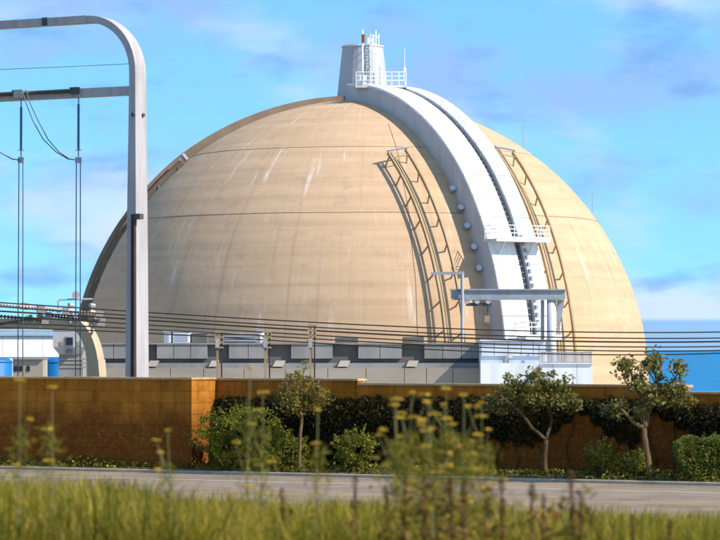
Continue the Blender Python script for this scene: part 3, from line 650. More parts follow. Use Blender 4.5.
# hanging insulators with their twin droppers
drops = []
for px, lab in ((20.5, 'long thin blue insulator with twin droppers at the left edge under the cross-arm'), (78, 'long thin blue insulator with twin droppers nearer the gantry leg')):
    u_ = ug(px); top = G(u_, 0, za - .168); d = top.y
    zb_ = P(px, 157, d).z; ins = thing('hanging_insulator', lab, 'insulator', tuple(top), 'insulators hanging from the cross-arm')
    b0 = Vector((top.x, top.y, top.z - .25)); MB().tube([top, b0], .03, 6).build('shackle', M_galv, ins)
    b1 = Vector((top.x, top.y, P(px, 150, d).z)); disc_string(b0, b1, .062, 26, M_insb, 'rod').build('rod', M_insb, ins, smooth=True)
    MB().tube([b1, Vector((b1.x, b1.y, b1.z - .02))], .13, 10).build('corona_ring', M_galv, ins)
    y1 = Vector((top.x, top.y, zb_)); MB().tube([b1, y1], .03, 6).build('link', M_galv, ins)
    MB().bar(y1 + Vector((-.12, 0, -.12)), y1 + Vector((.12, 0, -.12)), .1, .22).build('yoke_plate', M_galvR, ins)
    for s_ in (-.085, .085):
        e = Vector((top.x + s_ * (1 if px > 50 else 1.2), top.y, gxy(top.x, top.y) + .2)); st = y1 + Vector((s_ * .9, 0, -.15))
        MB().tube([st, Vector(((st.x + e.x) / 2 + s_ * .15, st.y, (st.z + e.z) / 2)), e], .022, 6).build('dropper_wire', M_drop, ins)
    drops.append(y1)
# dead-end strings lying along the cross-arm, with jumper loops
for k, (pa, pb_, ra) in enumerate(((74, 30, .085), (16, -30, .085))):
    a = G(ug(pa), -.24, za + .09); b = G(ug(pb_), -.5, za + .05)
    ds = thing('deadend_insulator', ('brown ribbed insulator string lying along the cross-arm between the droppers', 'brown ribbed insulator string on the cross-arm cut by the left edge')[k], 'insulator', tuple(a), 'dead-end strings on the cross-arm')
    disc_string(a, b, ra, 22, M_ins, 'string').build('string', mat('dark_porcelain', (.10, .075, .055), (.16, .12, .085), 4, .4), ds, smooth=True)
    MB().bar(a + UU * .35, a, .2, .25).build('clamp', M_dgrey, ds)
    MB().bar(b, b - UU * .4, .16, .3).build('yoke_plate', M_galvR, ds)
def cable(name, pts, r, label, m=M_cable, cat='cable', group=None):
    o = MB().tube(pts, r, 6).build(name, m, base=tuple(pts[0]), smooth=True); return tag(o, label, cat, group)
for k, off in enumerate((0, 4)):
    pts = []
    for px, py in ((22 + off, 90), (26 + off, 103), (33 + off * 1.3, 121), (43 + off * 1.2, 139), (56 + off * .7, 152), (68 + off * .3, 159), (76, 161.5)):
        pts.append(P(px, py, DP + 1.5 - .2 * k))
    pts[-1] = drops[1] + Vector((-.05, 0, -.12))
    cable('jumper_cable', pts, .022, ('lower', 'upper')[k] + ' of the two slack blue-grey jumper cables under the cross-arm', M_drop, group='jumper loops')
cable('jumper_cable', [P(-25, 138, DP + 2), P(-10, 147, DP + 2), P(3, 154, DP + 2), P(12, 159, DP + 2), drops[0] + Vector((-.05, 0, -.12))], .025, 'slack jumper cable coming in from the left edge of the picture', M_drop)
cable('guy_wire', [P(-60, 72, DP + 3), P(60, 67, DP + 1), G(-.1, -.2, P(0, 64, DP).z)], .012, 'hair-thin wire meeting the gantry leg between its two beams', M_drop)

# ------------------------------------------------------------------ low tan gantry, line hardware and cables
DL = 134.0
lgb = P(97, 375, DL); pb0 = Vector((lgb.x, lgb.y, 0)); gzb = gxy(lgb.x, lgb.y)
lg = thing('low_gantry', 'low tan bent gantry leg curving left behind the brown wall', 'gantry', (lgb.x, lgb.y, gzb))
pth = []
M_tanleg = mat('tan_gantry_steel', (.50, .39, .25), (.42, .32, .20), .9, .6, stretch=(1, 1, .3))
zl = P(60, 323, DL).z; r_ = 1.35
pth = [(0, gzb - .3), (0, P(0, 420, DL).z), (0, P(0, 375, DL).z), (-.06, P(0, 360, DL).z)]
zc = zl - 2.2
for a in np.linspace(8, 90, 12): pth.append((-1.35 + 1.3 * math.cos(rad(a)), zc + 2.2 * math.sin(rad(a))))
pth.append((-9, zl - .02))
sweep(pth, [.72, .70, .66, .64] + [.62 - .12 * k / 11 for k in range(12)] + [.48], [.6] * 4 + [.55] * 12 + [.5]).build('leg', M_tanleg, lg, bevel=.02)
path2 = [(0, gzb - .3), (0, zl - .27)]
sweep(path2, [.6, .5], .55, -8.8).build('leg', M_tanleg, lg)

wy = [  # (x=-40, 120, 315, 450, 720) screen heights, used only to fit the sag of each cable
    (300, 310.5, 322.5, 328.5, 332), (304, 315, 327.0, 334, 338), (309, 318.5, 330.5, 337.5, 341.5),
    (314, 323, 335.5, 342, 346.5), (322, 327.5, 339.5, 345.5, 350.5), (327, 331.5, 343.5, 350, 353.2)]
names6 = ['topmost', 'second from the top', 'third from the top, thicker', 'fourth from the top', 'second from the bottom', 'lowest']
for k, ys in enumerate(wy):
    co_ = np.polyfit([-40, 120, 315, 450, 720], ys, 3); pts = []
    for px in np.linspace(-120, 900, 60):
        pxc = min(max(px, -60), 740); py = np.polyval(co_, pxc) + (px - pxc) * np.polyval(np.polyder(co_), pxc)
        pts.append(P(px, py, 126 + k * .28 + (px - 100) * .004))
    cable('power_cable', pts, .042 if k == 2 else .032, names6[k] + ' of the six dark cables crossing in front of the dome', group='cables crossing the dome')
# insulator strings that tie the cables off above the low gantry
ties = [((-12, 303.5), (38, 308.5), .10, M_ins, 'tan insulator string at upper left above the white hall'),
        ((28, 306.5), (62, 310.5), .08, M_ins, 'short tan insulator string left of the guard cabin, above its roof'),
        ((46, 309), (96, 314.5), .10, M_ins, 'tan insulator string ending over the bent tan leg'),
        ((-14, 315), (42, 320), .09, M_insb, 'dark insulator string, lower left, above the white hall'),
        ((52, 316), (98, 321.5), .085, M_insb, 'dark insulator string just over the bent tan leg'),
        ((-16, 327), (26, 319.5), .09, M_insb, 'dark insulator string slanting up from the left edge')]
for i, (a, b, r, m, lab) in enumerate(ties):
    A, B = P(*a, 127.2 + .1 * i), P(*b, 127.2 + .1 * i)
    o = thing('line_insulator', lab, 'insulator', tuple(A), 'insulator strings above the low gantry')
    disc_string(A, B, r, 16, m, '').build('string', MATS['dark_porcelain'] if m is M_insb else m, o, smooth=True)
    MB().bar(B, B + (B - A).normalized() * .3, .14, .34).build('end_plate', M_galvR, o)
    MB().bar(A, A - (B - A).normalized() * .3, .12, .3).build('end_plate', M_galvR, o)
for i, (px, py0, py1, lab) in enumerate(((92, 303, 330, 'upright steel hanger on the bent tan leg'), (40, 305, 324, 'upright steel hanger above the white hall'), (71, 303, 326, 'upright steel hanger over the guard cabin'))):
    o = thing('cable_hanger', lab, 'hanger', tuple(P(px, py1, 127.6)), 'hangers that hold the insulator strings')
    MB().bar(P(px, py1, 127.6), P(px, py0, 127.6), .09).build('stem', M_galvR, o)
    for q in range(4):
        y = py0 + (py1 - py0) * (q + .3) / 4; MB().tube([P(px - 2.2, y, 127.5), P(px + 2.5, y + .6, 127.7)], .09, 7).build('clamp', M_galvR, o)
    MB().bar(P(px, py1, 127.6), P(px, py1 + 3, DL), .1).build('arm', M_galv, o)

for px, top, lab in ((219, 330, 'leftmost of the three slim twin wire posts before the grey building'), (267, 330, 'middle one of the three slim twin wire posts before the grey building'), (312, 323.5, 'rightmost and tallest of the three slim twin wire posts')):
    d = 125.4; b = P(px, 372, d); gzz = gxy(b.x, b.y)
    o = thing('wire_post', lab, 'post', (b.x, b.y, gzz), 'wire posts before the grey building')
    MB().bar((b.x - .07, b.y, gzz - .2), (b.x - .07, b.y, P(px, top, d).z), .09).build('upright', M_tanst, o)
    MB().bar((b.x + .11, b.y, gzz - .2), (b.x + .11, b.y, P(px, top + 1.5, d).z), .06).build('upright', M_rust, o)
    for q in range(4):
        z = P(px, top + 2 + q * 5.2, d).z; MB().bar((b.x - .2, b.y - .06, z), (b.x + .2, b.y - .06, z), .07).build('bracket', M_tanst, o)
        MB().tube([(b.x - .07, b.y, z), (b.x - .07, b.y + .42, z + .02)], [.07, .05], 7).build('insulator', M_ins, o)
    MB().box((b.x - .07, b.y - .09, P(px, 343, d).z), (.16, .1, .4)).build('box', M_galvR, o)

# ------------------------------------------------------------------ brown block wall
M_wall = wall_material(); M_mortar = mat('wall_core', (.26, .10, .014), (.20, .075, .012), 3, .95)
M_cap = mat('wall_cap', (.56, .37, .18), (.44, .27, .11), 2.5, .9)
BL, BH, BT = .6, .3, .06
def block_mesh(L_, D_, seed):
    r = random.Random(seed); mb = MB(); g = .003; nx, nz = 3, 2
    # uneven split face, back flush with the core
    for j in range(nz + 1):
        for i in range(nx + 1):
            e = (i in (0, nx)) or (j in (0, nz)); mb.v.append((g + (L_ - 2 * g) * i / nx, -D_ + (.004 if e else r.uniform(-.012, .004)), g + (BH - 2 * g) * j / nz))
    o = len(mb.v)
    for z in (g, BH - g):
        for x in (g, L_ - g): mb.v.append((x, 0, z))
    for j in range(nz):
        for i in range(nx): a = j * (nx + 1) + i; mb.f.append((a, a + 1, a + nx + 2, a + nx + 1))
    bl, br, tl, tr_ = o, o + 1, o + 2, o + 3; top = nz * (nx + 1)
    mb.f += [tuple([bl, br] + list(range(nx, -1, -1)))[0:2] + tuple(range(nx, -1, -1)), (tr_, tl) + tuple(range(top, top + nx + 1)),
             (bl,) + tuple(j * (nx + 1) for j in range(0, nz + 1)) + (tl,), (br, tr_) + tuple(j * (nx + 1) + nx for j in range(nz, -1, -1))]
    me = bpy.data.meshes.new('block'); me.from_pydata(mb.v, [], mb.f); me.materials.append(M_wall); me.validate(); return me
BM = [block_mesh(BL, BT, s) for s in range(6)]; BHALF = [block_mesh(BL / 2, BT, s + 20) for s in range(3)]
rot_wall = -RA
def wall_run(name, label, u0, u1, vf, ztop, zbot, ends=(False, True), base_px=None):
    """one straight wall with its face at v = vf, running from u0 to u1"""
    th = .34; ub = u0
    o = thing(name, label, 'wall', tuple(RD((u0 + u1) / 2, vf + th / 2, zbot)))
    n = int(round((ztop - .09 - zbot) / BH + .49)); zb0 = ztop - .09 - n * BH
    MB().hexa([RD(u, v, z) for z in (zbot - .4, ztop - .092) for u, v in ((u0, vf + .002), (u1, vf + .002), (u1, vf + th), (u0, vf + th))]).build('core', M_mortar, o)
    B = Vector(o['_b'])
    def put(me, u, v, z, rz):
        q = bpy.data.objects.new('block', me); COL.objects.link(q); q.parent = o; q.location = RD(u, v, z) - B; q.rotation_euler = (0, 0, rz)
    for j in range(n):
        z = zb0 + j * BH
        if z + BH < zbot - .05: continue
        u = u0
        if j % 2: put(random.choice(BHALF), u, vf, z, rot_wall); u += BL / 2
        while u + BL <= u1 + .01: put(random.choice(BM), u, vf, z, rot_wall); u += BL
        if u + BL / 2 <= u1 + .01: put(random.choice(BHALF), u, vf, z, rot_wall)
        if ends[1]:
            put(random.choice(BHALF), u1, vf - .056, z, rot_wall + math.pi / 2)
    u = u0
    while u < u1 - .05:
        e = min(u + .9, u1 + (.09 if ends[1] else 0)); e = e if u1 - e > .2 else u1 + (.09 if ends[1] else 0)
        MB().hexa([RD(a, v, z) for z in (ztop - .088, ztop - .03 + random.uniform(-.004, .004)) for a, v in ((u + .005, vf - .10), (e - .005, vf - .10), (e - .005, vf + th + .05), (u + .005, vf + th + .05))]).build('coping_stone', M_cap, o)
        u = e
    return o
VL, VR = .75, 2.0
def q6(u, u_ref, k=BL / 2): return u_ref - round((u_ref - u) / k) * k
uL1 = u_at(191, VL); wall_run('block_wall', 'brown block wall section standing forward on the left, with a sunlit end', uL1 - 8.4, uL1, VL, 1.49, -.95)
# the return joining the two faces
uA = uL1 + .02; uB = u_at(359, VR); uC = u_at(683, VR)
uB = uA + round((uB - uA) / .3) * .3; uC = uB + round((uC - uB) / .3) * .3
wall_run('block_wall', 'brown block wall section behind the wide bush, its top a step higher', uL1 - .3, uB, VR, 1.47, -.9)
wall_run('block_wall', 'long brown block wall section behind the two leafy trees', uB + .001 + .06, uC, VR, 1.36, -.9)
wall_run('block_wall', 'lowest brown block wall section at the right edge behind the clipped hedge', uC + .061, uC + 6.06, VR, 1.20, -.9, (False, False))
# the end wall of the forward section (its long return)
ro = thing('wall_return', 'short brown return wall catching the sun at the wall corner', 'wall', tuple(RD(uL1, (VL + VR) / 2, -.9)))
MB().hexa([RD(u, v, z) for z in (-1.3, 1.397) for u, v in ((uL1 - .36, VL + .345), (uL1 - .001, VL + .345), (uL1 - .001, VR), (uL1 - .36, VR))]).build('core', M_mortar, ro)
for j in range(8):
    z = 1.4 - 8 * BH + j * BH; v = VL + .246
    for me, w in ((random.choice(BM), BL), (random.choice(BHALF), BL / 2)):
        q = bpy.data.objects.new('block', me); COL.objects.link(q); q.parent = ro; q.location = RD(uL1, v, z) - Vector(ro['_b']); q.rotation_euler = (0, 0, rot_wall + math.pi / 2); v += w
MB().hexa([RD(u, v, z) for z in (1.402, 1.46) for u, v in ((uL1 - .4, VL + .40), (uL1 + .09, VL + .40), (uL1 + .09, VR - .11), (uL1 - .4, VR - .11))]).build('coping_stone', M_cap, ro)

# ------------------------------------------------------------------ plants
def unit(n): v = rng.normal(size=(n, 3)); return v / np.linalg.norm(v, axis=1, keepdims=True)
def leaf_faces(cent, length, width, up=.25, droop=0):
    """one kite-shaped leaf per centre, randomly turned, slightly folded outline"""
    n = len(cent); d = unit(n); d[:, 2] = d[:, 2] * (1 - up) - droop; d /= np.linalg.norm(d, axis=1, keepdims=True)
    s = np.cross(d, unit(n)); s /= np.linalg.norm(s, axis=1, keepdims=True) + 1e-9
    l = length * rng.uniform(.65, 1.25, (n, 1)); w = width * rng.uniform(.7, 1.2, (n, 1))
    v = np.empty((n, 4, 3)); v[:, 0] = cent - d * l / 2; v[:, 1] = cent + s * w / 2 - d * l * .05; v[:, 2] = cent + d * l / 2; v[:, 3] = cent - s * w / 2 - d * l * .05
    return v.reshape(-1, 3), n
def ellip_pts(c, r, n, fill=.55):
    d = unit(n); k = rng.uniform(fill, 1.0, (n, 1)) ** .7; return np.array(c) + d * k * np.array(r)

LM = {'tree': leafmat('tree_leaf', (.085, .085, .014), (.30, .265, .065), .35, (.34, .25, .08)),
      'bush': leafmat('bush_leaf', (.055, .072, .006), (.31, .29, .028), .3),
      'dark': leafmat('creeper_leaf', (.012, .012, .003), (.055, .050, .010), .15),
      'hedge': leafmat('hedge_leaf', (.055, .075, .008), (.22, .24, .035), .25),
      'pale': leafmat('pale_leaf', (.17, .135, .02), (.34, .26, .06), .4),
      'grass': leafmat('grass_blade', (.10, .10, .006), (.46, .37, .025), .45, (.62, .38, .07)),
      'fennel': leafmat('fennel_frond', (.13, .125, .010), (.36, .29, .03), .35),
      'flower': leafmat('fennel_flower', (.52, .33, .025), (.75, .50, .06), .3),
      'dock': leafmat('dock_seed', (.075, .028, .010), (.24, .095, .03), .2),
      'dockleaf': leafmat('dock_leaf', (.12, .105, .012), (.30, .17, .03), .35, (.36, .13, .03)),
      'cover': leafmat('cover_leaf', (.07, .075, .008), (.22, .19, .02), .3, (.75, .62, .15))}

def tree(name, label, base, limbs, clumps, lm, leaf=(.11, .055), bark=M_bark, cat='tree', per=70, group=None):
    """limbs: polylines of (point, radius); clumps: (centre, radii, share)"""
    o = thing(name, label, cat, tuple(base), group)
    for i, lb in enumerate(limbs):
        pts = [p for p, r in lb]; rs = [r for p, r in lb]; fine = []; fr = []
        for a in range(len(pts) - 1):
            for s in range(3):
                q = pts[a].lerp(pts[a + 1], s / 3); q = q + Vector((random.uniform(-1, 1), random.uniform(-1, 1), 0)) * rs[a] * .18 * (1 if (a or s) else 0); fine.append(q); fr.append(rs[a] + (rs[a + 1] - rs[a]) * s / 3)
        fine.append(pts[-1]); fr.append(rs[-1])
        MB().tube(fine, fr, 8).build('trunk' if i == 0 else 'limb', bark, o, smooth=True)
    C = []
    for c, r, k in clumps:
        n = int(per * k); C.append(ellip_pts(c, r, n, .15))
    C = np.concatenate(C); v, n = leaf_faces(C, *leaf, up=.2, droop=.15)
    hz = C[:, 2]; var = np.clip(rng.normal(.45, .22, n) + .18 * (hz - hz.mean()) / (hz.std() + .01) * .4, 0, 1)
    npmesh('crown', v, n, 4, lm, o, var=var); return o

def depth_on(px, v):  # depth of the strip v at this pixel column
    return RD(u_at(px, v), v, 0).y

# tree A: low spreading, forked trunk, in front of the wall
def tree_px(name, label, v, base_px, limbs_px, crown, lm, nsub, per, leaf, bark=M_bark, zspan=.5, extra=6, cat='tree', group=None):
    d = depth_on(base_px[0], v); base = P(base_px[0], base_px[1], d); base.z = gxy(base.x, base.y) - .03
    limbs = []; tips = []
    for lb in limbs_px:
        L_ = []
        for px, py, dd, r in lb: q = P(px, py, d + dd); L_.append((q, r))
        limbs.append(L_); tips.append(L_[-1][0])
    limbs[0][0] = (base, limbs[0][0][1])
    clumps = []
    for cx, cy, rx, ry, k in crown:
        c = P(cx, cy, d); rxm, rym = rx / F * d, ry / F * d
        for i in range(nsub):
            a = unit(1)[0]; cc = np.array(c) + a * np.array([rxm, max(rxm, rym) * .9, rym]) * rng.uniform(.35, 1.0)
            rr = rng.uniform(.10, .23); clumps.append((cc, np.array([rr * 1.3, rr * 1.2, rr]), k))
            # twig that carries the clump
            t0 = min(tips, key=lambda q: (q - Vector(cc)).length)
            if i % 2 == 0: limbs.append([(t0, .022), (t0.lerp(Vector(cc), .5) + Vector((0, 0, .05)), .015), (Vector(cc), .007)])
    return tree(name, label, base, limbs, clumps, lm, leaf, bark, cat, per, group)

tree_px('leafy_tree', 'low spreading tree with a left-leaning forked trunk before the brown wall', 0.95, (545, 474),
        [[(545, 474, 0, .085), (545, 455, 0, .065), (546, 440, 0, .06)], [(546, 440, 0, .05), (532, 428, -.1, .04), (522, 414, -.1, .034), (518, 402, 0, .04)],
         [(546, 440, 0, .045), (552, 420, .2, .035), (548, 402, .2, .035)], [(522, 414, -.1, .045), (508, 402, -.3, .03), (500, 395, -.3, .02)],
         [(548, 402, .2, .035), (562, 392, .3, .025)], [(518, 402, 0, .035), (524, 385, 0, .025), (530, 375, 0, .015)]],
        [(512, 390, 16, 16, 1.0), (538, 380, 20, 15, 1.0), (560, 393, 19, 17, 1.0), (500, 402, 13, 12, .8), (530, 400, 22, 12, .9), (573, 402, 9, 8, .7)], LM['tree'], 11, 46, (.115, .06))
tree_px('leafy_tree', 'taller leafy tree with a straight pale trunk, its crown against the sea', .55, (651, 481),
        [[(651, 481, 0, .10), (648, 458, 0, .075), (645, 440, 0, .07), (644, 428, 0, .065)], [(644, 428, 0, .06), (633, 422, -.1, .045), (624, 412, -.2, .035), (617, 405, -.2, .025)],
         [(644, 428, 0, .07), (648, 415, .1, .055), (652, 400, .1, .045), (657, 385, .1, .03)], [(652, 400, .1, .04), (668, 388, .3, .028), (679, 372, .3, .015)],
         [(648, 415, .1, .04), (640, 395, .2, .03), (630, 372, .2, .02), (622, 360, .2, .012)]],
        [(626, 366, 14, 13, .9), (648, 372, 17, 16, .8), (640, 385, 14, 14, .7), (668, 388, 20, 15, 1), (658, 398, 22, 12, .9), (618, 408, 12, 10, .8), (682, 398, 13, 12, .8), (640, 408, 16, 8, .6), (680, 367, 5, 7, .5), (652, 358, 9, 6, .5)],
        LM['tree'], 9, 42, (.12, .062), M_barkp)
tree_px('slender_tree', 'slender young tree with a thin pale stem and olive crown', .45, (299, 470),
        [[(299, 470, 0, .05), (300, 440, 0, .042), (302, 415, 0, .035), (303, 395, 0, .025)], [(302, 415, 0, .025), (292, 398, 0, .016), (286, 385, 0, .01)], [(303, 405, 0, .025), (314, 390, 0, .016), (320, 378, 0, .01)],
         [(303, 395, 0, .02), (302, 378, 0, .01)]],
        [(303, 385, 20, 20, .55), (288, 398, 14, 14, .45), (318, 398, 14, 14, .45), (302, 405, 22, 9, .5)], LM['pale'], 16, 75, (.10, .045), M_barkp)

def bush(name, label, px, py0, rx, ry, v, lm, n, leaf, boxy=0, depth=None, stems=5, cat='bush', group=None):
    d = depth_on(px, v); c = P(px, py0, d); rxm, rzm = rx / F * d, ry / F * d; rym = depth or rxm
    gzv = gxy(c.x, c.y); o = thing(name, label, cat, (c.x, c.y, gzv), group)
    if boxy:      # clipped: leaves near the faces of a rounded block
        dv = rng.uniform(-1, 1, (n, 3)); ax = rng.integers(0, 3, n); sg = rng.choice([-1, 1], n); far = rng.random(n) < .8
        dv[np.arange(n)[far], ax[far]] = (sg * (1 - .25 * rng.random(n) ** 2))[far]
        rr = np.linalg.norm(np.abs(dv) ** 4, axis=1, keepdims=True) ** .25; dv = np.where(rr > 1, dv / rr, dv)
        C = np.array(c) + dv * (1 + .07 * np.sin(dv[:, 0:1] * 7 + dv[:, 2:3] * 5)) * np.array([rxm, rym, rzm])
    else:
        dv = unit(n)
        lump = 1 + .16 * np.sin(dv[:, 0:1] * 6.3 + 1) * np.cos(dv[:, 2:3] * 7.1 + px) + .10 * np.sin(dv[:, 1:2] * 11 + dv[:, 0:1] * 9)
        k = rng.uniform(.25, 1.0, (n, 1)) ** .45
        C = np.array(c) + dv * k * lump * np.array([rxm, rym, rzm])
    # clumping: gaps between sprays of leaves, and sprigs that break the outline
    w3 = np.sin(C[:, 0] * 9 + 3 * np.sin(C[:, 2] * 7)) + np.sin(C[:, 1] * 11 + C[:, 2] * 6) + np.sin(C[:, 2] * 13 + C[:, 0] * 5 + px)
    C = C[(w3 + rng.normal(0, .9, len(C))) > (-1.6 if boxy else -.5)]
    tips = unit(int(22 + rx * .8)); tips[:, 2] = np.abs(tips[:, 2]); sp = []
    for tdir in tips:
        t0 = np.array(c) + tdir * np.array([rxm, rym, rzm]) * (.95 if not boxy else 1.0); ln = rng.uniform(.05, .2) * (.45 if boxy else 1); m_ = int(8 + ln * 60)
        sp.append(t0 + (tdir + np.array([0, 0, .5])) * ln * rng.random((m_, 1)) + rng.normal(0, .022, (m_, 3)))
    C = np.concatenate([C] + sp)
    C = C[C[:, 2] > gzv + .03]
    vv, m = leaf_faces(C, *leaf, up=.15)
    var = np.clip(rng.normal(.42, .2, m) + .2 * np.sin(C[:, 0] * 6 + C[:, 2] * 5) , 0, 1)
    npmesh('foliage', vv, m, 4, lm, o, var=var)
    for i in range(stems):
        a = 2 * math.pi * i / stems + .4; b = Vector((c.x + .08 * math.cos(a), c.y + .08 * math.sin(a), gzv - .03)); e = Vector((c.x + rxm * .6 * math.cos(a), c.y + rym * .6 * math.sin(a), c.z + rzm * .3))
        MB().tube([b, b.lerp(e, .5) + Vector((0, 0, .1)), e], [.03, .022, .01], 6).build('stem', M_bark, o)
    return o
bush('wide_bush', 'wide bright green bush at the corner of the brown wall', 240, 437, 44, 31, .75, LM['bush'], 11000, (.085, .045), depth=.75, stems=7)
bush('wide_bush', 'low green bush between the wide bush and the slender tree', 282, 452, 26, 18, .7, LM['bush'], 3500, (.085, .045), depth=.6)
bush('round_bush', 'round olive-green bush right of the slender tree', 355, 450, 20, 19, .9, LM['bush'], 4200, (.075, .042), depth=.5)
bush('dark_bush', 'rounded dark bush left of the straight pale trunk', 601, 461, 15.5, 16, .85, LM['bush'], 2600, (.07, .04), depth=.42)
bush('dark_bush', 'small dark bush touching the straight pale trunk', 631, 466, 13.5, 12, .8, LM['bush'], 1900, (.07, .04), depth=.38)
bush('clipped_hedge', 'boxy clipped green hedge at the right edge before the wall', 706, 461, 31, 24, .95, LM['hedge'], 12000, (.07, .04), boxy=.72, depth=.55, stems=6, cat='hedge')

# creepers hanging on the recessed wall
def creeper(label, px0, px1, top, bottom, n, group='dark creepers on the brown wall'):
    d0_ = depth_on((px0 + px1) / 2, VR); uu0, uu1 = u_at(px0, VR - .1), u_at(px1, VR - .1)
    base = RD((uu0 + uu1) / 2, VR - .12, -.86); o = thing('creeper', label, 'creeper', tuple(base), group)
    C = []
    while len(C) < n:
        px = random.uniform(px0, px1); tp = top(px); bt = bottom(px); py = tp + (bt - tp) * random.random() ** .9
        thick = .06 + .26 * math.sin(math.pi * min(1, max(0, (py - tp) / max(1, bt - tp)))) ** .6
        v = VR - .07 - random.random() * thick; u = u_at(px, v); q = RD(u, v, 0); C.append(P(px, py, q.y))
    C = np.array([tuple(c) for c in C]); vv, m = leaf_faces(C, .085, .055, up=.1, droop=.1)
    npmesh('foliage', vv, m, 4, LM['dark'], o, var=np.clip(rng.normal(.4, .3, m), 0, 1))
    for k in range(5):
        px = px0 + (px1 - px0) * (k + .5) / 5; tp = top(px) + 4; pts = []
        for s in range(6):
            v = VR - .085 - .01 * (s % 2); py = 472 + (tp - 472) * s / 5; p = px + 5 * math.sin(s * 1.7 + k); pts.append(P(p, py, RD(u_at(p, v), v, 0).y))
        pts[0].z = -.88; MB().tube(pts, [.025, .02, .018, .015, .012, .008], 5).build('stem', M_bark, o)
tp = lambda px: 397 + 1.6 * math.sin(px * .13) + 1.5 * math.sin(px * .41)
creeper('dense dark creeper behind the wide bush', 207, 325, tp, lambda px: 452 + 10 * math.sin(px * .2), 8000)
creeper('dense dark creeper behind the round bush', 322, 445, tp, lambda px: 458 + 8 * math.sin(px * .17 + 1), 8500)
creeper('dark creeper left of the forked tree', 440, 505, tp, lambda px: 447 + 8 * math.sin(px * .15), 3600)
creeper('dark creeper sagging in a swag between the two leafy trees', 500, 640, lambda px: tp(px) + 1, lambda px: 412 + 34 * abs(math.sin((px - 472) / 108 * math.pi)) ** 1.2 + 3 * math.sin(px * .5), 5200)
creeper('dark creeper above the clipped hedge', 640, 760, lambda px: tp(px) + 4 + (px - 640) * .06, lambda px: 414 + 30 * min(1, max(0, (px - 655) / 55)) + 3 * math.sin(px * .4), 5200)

# ground cover in the strip by the kerb (stuff)
def strip_cover():
    n = 14000; u = rng.uniform(-16, 20, n); v = .25 + rng.random(n) ** 1.6 * 1.6
    keep = ~((u < uL1 + .05) & (v > VL - .08)); u, v = u[keep], v[keep]
    hgt = (.05 + .16 * (np.sin(u * 2.1) * .5 + .5) * (np.sin(u * .7 + 2) * .5 + .5) + .05) * rng.uniform(.2, 1.2, len(u))
    C = np.array([tuple(RD(a, b, gz(b) + h + .01)) for a, b, h in zip(u, v, hgt)]); vv, m = leaf_faces(C, .10, .05, up=-.2)
    var = np.clip(rng.normal(.4, .25, m), 0, .92); var[rng.random(m) < .02] = 1.0
    o = npmesh('ground_cover', vv, m, 4, LM['cover'], var=var); o['kind'] = 'stuff'; tag(o, 'low ground cover with scattered small yellow flowers along the kerb', 'ground cover')
strip_cover()

